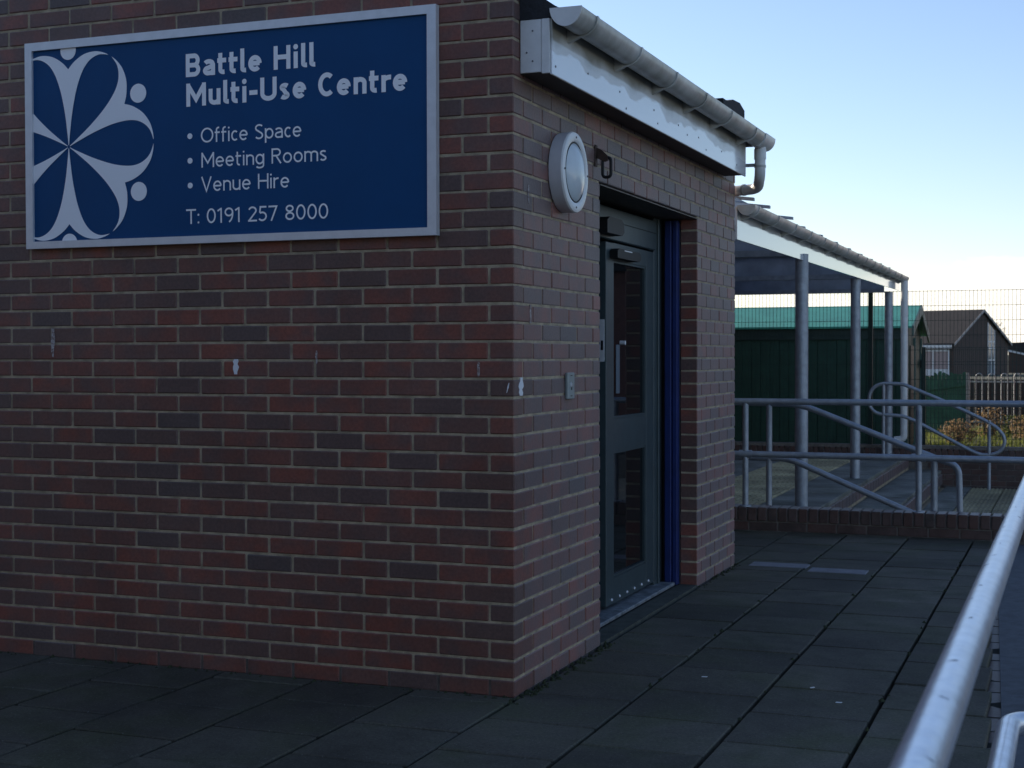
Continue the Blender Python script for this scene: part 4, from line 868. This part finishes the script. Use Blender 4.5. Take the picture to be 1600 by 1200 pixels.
hoopm = MB().tube([(-0.06, 0, 0), (-0.06, 0, 1.02), (-0.045, 0, 1.065), (0, 0, 1.085), (0.045, 0, 1.065), (0.06, 0, 1.02), (0.06, 0, 0)], 0.0115, 8, 0.02, 2).mesh('hoop', HOOP, True)
for k in range(13): inst(hoopm, 'hoop', (-0.02 + 0.24 * k, 25.0, -0.10), hf)
for z in (0.02, 0.82): MB().box(-0.2, 3.1, 25.013, 25.022, z - 0.016, z + 0.016).build('rail', HOOP, hf)

gw_ = thing('garden_fence', 'dark close-boarded fence behind the hoop-top fence', 'fence', (3, 27, -0.12))
for k in range(44): MB().cbox(-1.2 + 0.15 * k, -1.2 + 0.15 * k + 0.146, 27.0, 27.02, -0.12, 0.83 + jit(0.012), 0.003).build('board', mat('dark_brown_board', (0.045, 0.036, 0.028), 0.85, var=0.25, scale=4), gw_)
def leaves(mb, c, r, n, size, rnd, flat=1.0):
    for _ in range(n):
        while True:
            p = Vector((rnd.uniform(-1, 1), rnd.uniform(-1, 1), rnd.uniform(-1, 1)))
            if 0.2 < p.length < 1: break
        q = Vector(c) + Vector((p.x * r[0], p.y * r[1], p.z * r[2]))
        a = Vector((rnd.gauss(0, 1), rnd.gauss(0, 1), rnd.gauss(0, 1))).normalized(); b = a.orthogonal().normalized(); b = (Matrix.Rotation(rnd.uniform(0, 6.28), 3, a) @ b); s = size * rnd.uniform(.6, 1.4); c2 = a.cross(b)
        mb.add([q - b * s, q + c2 * s * 0.4, q + b * s, q - c2 * s * 0.4], [(0, 1, 2, 3)])
DRY = mat('dry_leaf_tan', (0.26, 0.18, 0.095), 0.8, var=0.4, scale=12); TWIG = mat('twig_brown', (0.11, 0.085, 0.06), 0.85); GRN = mat('grass_green', (0.17, 0.20, 0.045), 0.7, var=0.35, scale=9)
for mt_ in (DRY, GRN):
    t_ = mt_.node_tree; tl = t_.nodes.new('ShaderNodeBsdfTranslucent'); mxs = t_.nodes.new('ShaderNodeMixShader'); mxs.inputs[0].default_value = 0.45; pb = t_.nodes['Principled BSDF']
    t_.links.new(pb.inputs['Base Color'].links[0].from_socket, tl.inputs[0]); t_.links.new(pb.outputs[0], mxs.inputs[1]); t_.links.new(tl.outputs[0], mxs.inputs[2]); t_.links.new(mxs.outputs[0], t_.nodes['Material Output'].inputs[0])
def bush(loc, rx, h, n, mt, label, seed):
    rnd = random.Random(seed); b = thing('bush', label, 'bush', loc, 'shrubs behind the mesh fence')
    m = MB()
    for k in range(26):
        a = rnd.uniform(0, 6.28); tip = Vector((math.cos(a) * rx * rnd.uniform(.3, 1), math.sin(a) * rx * rnd.uniform(.3, 1), h * rnd.uniform(.6, 1.1))); base = Vector(loc)
        mid = base + tip * 0.5 + Vector((rnd.gauss(0, .03), rnd.gauss(0, .03), .03)); m.tube([base + Vector((rnd.gauss(0, .04), rnd.gauss(0, .04), 0)), mid, base + tip], [0.008, 0.005, 0.002], 4)
    m.build('stems', TWIG, b)
    m = MB(); leaves(m, (loc[0], loc[1], loc[2] + h * 0.5), (rx, rx, h * 0.5), n, 0.035, rnd); m.build('foliage', mt, b)
bush((0.22, 19.6, -0.12), 0.30, 0.42, 420, DRY, 'low tan dried shrub nearest the timber fence', 1)
bush((0.62, 21.5, -0.12), 0.30, 0.62, 300, DRY, 'taller bare-stemmed tan shrub right of the timber fence', 2)
bush((1.30, 20.6, -0.12), 0.34, 0.50, 460, DRY, 'tan shrub at the right edge before the hoop fence', 3)
bush((0.95, 22.5, -0.12), 0.28, 0.40, 300, GRN, 'small green shrub between the two tan shrubs', 4)
gm = MB(); rnd = random.Random(9)
for k in range(9000):
    x, y = rnd.uniform(-1.2, 2.6), rnd.uniform(15.4, 24.8); h = rnd.uniform(0.05, 0.12); a = rnd.uniform(0, 6.28); w = rnd.uniform(.006, .012); lx, ly = rnd.gauss(0, .03), rnd.gauss(0, .03)
    gm.add([(x - w * math.cos(a), y - w * math.sin(a), -0.121), (x + w * math.cos(a), y + w * math.sin(a), -0.121), (x + lx, y + ly, -0.12 + h)], [(0, 1, 2)])
gm.build('grass', GRN, label='sunlit rough grass behind the boundary wall', category='grass', kind='stuff')

# ================================================================== HOUSES
def house_mat():
    m = bpy.data.materials.new('far_brick'); m.use_nodes = True; t = m.node_tree; b = t.nodes['Principled BSDF']; b.inputs['Roughness'].default_value = 0.85
    tx = t.nodes.new('ShaderNodeTexBrick'); tx.inputs['Scale'].default_value = 1; tx.inputs['Color1'].default_value = (0.075, 0.047, 0.036, 1); tx.inputs['Color2'].default_value = (0.058, 0.04, 0.032, 1); tx.inputs['Mortar'].default_value = (0.10, 0.085, 0.07, 1)
    tx.inputs['Brick Width'].default_value = 0.225; tx.inputs['Row Height'].default_value = 0.075; tx.inputs['Mortar Size'].default_value = 0.006
    tcx = t.nodes.new('ShaderNodeTexCoord'); mpx = t.nodes.new('ShaderNodeMapping'); mpx.inputs['Rotation'].default_value = (RAD(90), 0, 0); t.links.new(tcx.outputs['Object'], mpx.inputs[0]); t.links.new(mpx.outputs[0], tx.inputs['Vector']); t.links.new(tx.outputs[0], b.inputs['Base Color']); return m
FARB = house_mat(); TILE = mat('dark_roof_tile', (0.022, 0.019, 0.018), 0.8, var=0.3, scale=2.5)
FWHITE = mat('far_white_paint', (0.70, 0.70, 0.68), 0.5); FGLASS = mat('window_glass_sky', (0.10, 0.14, 0.17), 0.05, spec=0.9)
hs = thing('house', 'brick house with dark tiled roof and tall narrow gable window', 'house', (-4.4, 102.6, -0.3))
A, B = Vector((-6.005, 98.80, 0)), Vector((-2.81, 106.48, 0)); gd = (B - A); gw = gd.length; gd.normalize(); ed = Vector((-gd.y, gd.x, 0)); EZ, RZ, BZ = 2.13, 4.42, -0.3
if ed.x > 0: ed = -ed
def hp(g_, e_, z): q = A + gd * g_ + ed * e_; return (q.x, q.y, z)
Lh = 11
MB().add([hp(0, 0, BZ), hp(gw, 0, BZ), hp(gw, 0, EZ), hp(gw / 2, 0, RZ - .08), hp(0, 0, EZ), hp(0, Lh, BZ), hp(gw, Lh, BZ), hp(gw, Lh, EZ), hp(gw / 2, Lh, RZ - .08), hp(0, Lh, EZ)],
         [(0, 1, 2, 3, 4), (9, 8, 7, 6, 5), (0, 4, 9, 5), (1, 6, 7, 2), (4, 3, 8, 9), (3, 2, 7, 8)]).build('wall', FARB, hs)
def rs(g0, z0, g1, z1, t=0.10): return MB().add([hp(g0, -.18, z0), hp(g1, -.18, z1), hp(g1, Lh + .2, z1), hp(g0, Lh + .2, z0), hp(g0, -.18, z0 + t), hp(g1, -.18, z1 + t), hp(g1, Lh + .2, z1 + t), hp(g0, Lh + .2, z0 + t)], [(0, 1, 2, 3), (7, 6, 5, 4), (0, 4, 5, 1), (1, 5, 6, 2), (2, 6, 7, 3), (3, 7, 4, 0)])
rs(-0.25, EZ - 0.12, gw / 2, RZ).build('roof', TILE, hs); rs(gw + 0.25, EZ - 0.12, gw / 2 + .001, RZ).build('roof', TILE, hs)
def verge(g0, z0, g1, z1): return MB().add([hp(g0, -.22, z0 - .06), hp(g1, -.22, z1 - .06), hp(g1, -.185, z1 - .06), hp(g0, -.185, z0 - .06), hp(g0, -.22, z0 + .11), hp(g1, -.22, z1 + .11), hp(g1, -.185, z1 + .11), hp(g0, -.185, z0 + .11)], [(0, 1, 2, 3), (7, 6, 5, 4), (0, 4, 5, 1), (1, 5, 6, 2), (2, 6, 7, 3), (3, 7, 4, 0)])
verge(-.25, EZ - .12, gw / 2, RZ).build('verge', mat('grey_verge', (0.33, 0.31, 0.29), 0.7), hs); verge(gw + .25, EZ - .12, gw / 2 + .01, RZ).build('verge', MATS['grey_verge'], hs)
# tall gable window with raked head
g0, g1 = gw * 0.60, gw * 0.735
zt = lambda g_: EZ + (RZ - EZ) * (gw - g_) / (gw / 2) - 0.30
wn = MB().add([hp(g0, -.04, -0.2), hp(g1, -.04, -0.2), hp(g1, -.04, zt(g1)), hp(g0, -.04, zt(g0)), hp(g0, -.01, -0.2), hp(g1, -.01, -0.2), hp(g1, -.01, zt(g1)), hp(g0, -.01, zt(g0))], [(0, 1, 2, 3), (7, 6, 5, 4), (0, 4, 5, 1), (1, 5, 6, 2), (2, 6, 7, 3), (3, 7, 4, 0)]).build('window', FGLASS, hs)
for z in (-0.2, 0.9, 1.75, 2.2): MB().add([hp(g0, -.07, z), hp(g1, -.07, z), hp(g1, -.07, z + .09), hp(g0, -.07, z + .09), hp(g0, -.042, z), hp(g1, -.042, z), hp(g1, -.042, z + .09), hp(g0, -.042, z + .09)], [(0, 1, 2, 3), (7, 6, 5, 4), (0, 4, 5, 1), (1, 5, 6, 2), (2, 6, 7, 3), (3, 7, 4, 0)]).build('window_bar', FWHITE, wn)
for g_ in (g0, (g0 + g1) / 2, g1 - .08): MB().add([hp(g_, -.066, -0.19), hp(g_ + .08, -.066, -0.19), hp(g_ + .08, -.066, zt(g_) - .1), hp(g_, -.066, zt(g_) - .02), hp(g_, -.043, -0.19), hp(g_ + .08, -.043, -0.19), hp(g_ + .08, -.043, zt(g_) - .1), hp(g_, -.043, zt(g_) - .02)], [(0, 1, 2, 3), (7, 6, 5, 4), (0, 4, 5, 1), (1, 5, 6, 2), (2, 6, 7, 3), (3, 7, 4, 0)]).build('window_bar', FWHITE, wn)
def eslab(e0, e1, z0, z1, g_a, g_b): return MB().add([hp(g_a, e0, z0), hp(g_b, e0, z0), hp(g_b, e1, z0), hp(g_a, e1, z0), hp(g_a, e0, z1), hp(g_b, e0, z1), hp(g_b, e1, z1), hp(g_a, e1, z1)], [(0, 3, 2, 1), (4, 5, 6, 7), (0, 1, 5, 4), (1, 2, 6, 5), (2, 3, 7, 6), (3, 0, 4, 7)])
eslab(0.0, Lh, EZ - 0.36, EZ - 0.13, -0.30, -0.25).build('eaves_fascia', FWHITE, hs)
eslab(0.35, 2.6, 0.35, 1.55, -0.06, -0.01).build('window', mat('pinkish_blind', (0.36, 0.27, 0.25), 0.6), hs); eslab(2.8, Lh - .3, -0.25, 1.6, -0.06, -0.01).build('white_cladding', FWHITE, hs)
for e in (0.28, 1.45, 2.62): eslab(e, e + 0.08, -0.25, 1.62, -0.09, -0.062).build('window_bar', FWHITE, hs)
eslab(0.3, 2.7, 1.56, 1.7, -0.09, -0.062).build('window_bar', FWHITE, hs); eslab(0.3, 2.7, -0.25, 0.34, -0.06, -0.01).build('white_cladding', FWHITE, hs)
# lower neighbour on the right
h2 = thing('neighbour_house', 'low brick outbuilding with pale roof verge right of the gabled house', 'house', (0, 117, -0.3))
MB().prism([(-3.2, -0.3), (6, -0.3), (6, -0.2), (-1.0, 1.0), (-3.2, 1.62)], 116.2, 122, 'XZ').build('wall', FARB, h2)
MB().prism([(-3.3, 1.64), (-1.0, 0.98), (6, -0.5), (6, 0.6), (-1.0, 2.35), (-3.3, 2.25)], 116.6, 123, 'XZ').build('roof', TILE, h2)
MB().prism([(-3.35, 1.60), (6, -0.60), (6, -0.45), (-3.35, 1.75)], 116.05, 116.15, 'XZ').build('verge', FWHITE, h2)
MB().box(-3.4, -3.28, 116.0, 116.1, 0.1, 2.0).build('downpipe', FWHITE, h2)

# bare winter trees beyond the houses
def bare_tree(loc, h, seed, label):
    rnd = random.Random(seed); t = thing('bare_tree', label, 'tree', loc, 'bare trees beyond the houses'); tm_ = MB(); cm = MB()
    def grow(p, d, l, r, dep):
        q = p + d * l; (tm_ if dep > 3 else cm).tube([p, p + d * l * .5 + Vector((rnd.gauss(0, .03 * l),) * 2 + (0,)), q], [r, r * .85, r * .68], 5 if dep > 2 else 3, cap=False)
        if dep == 0: return
        for _ in range(3 if dep > 1 else 4):
            nd = (d + Vector((rnd.gauss(0, .42), rnd.gauss(0, .42), rnd.gauss(0.08, .25)))).normalized(); grow(q, nd, l * rnd.uniform(.6, .85), r * .62, dep - 1)
    grow(Vector(loc), Vector((0, 0, 1)), h * 0.27, h * 0.018, 5)
    tm_.build('trunk', TWIG, t); cm.build('crown', TWIG, t)
bare_tree((-9.0, 128, -0.3), 6.0, 1, 'bare winter tree whose twigs rise behind the house ridge')
bare_tree((-6.6, 131, -0.3), 6.0, 4, 'second bare winter tree behind the house ridge, right of the first')
bare_tree((-2.4, 126, -0.3), 3.4, 8, 'small bare tree showing above the low outbuilding roof')
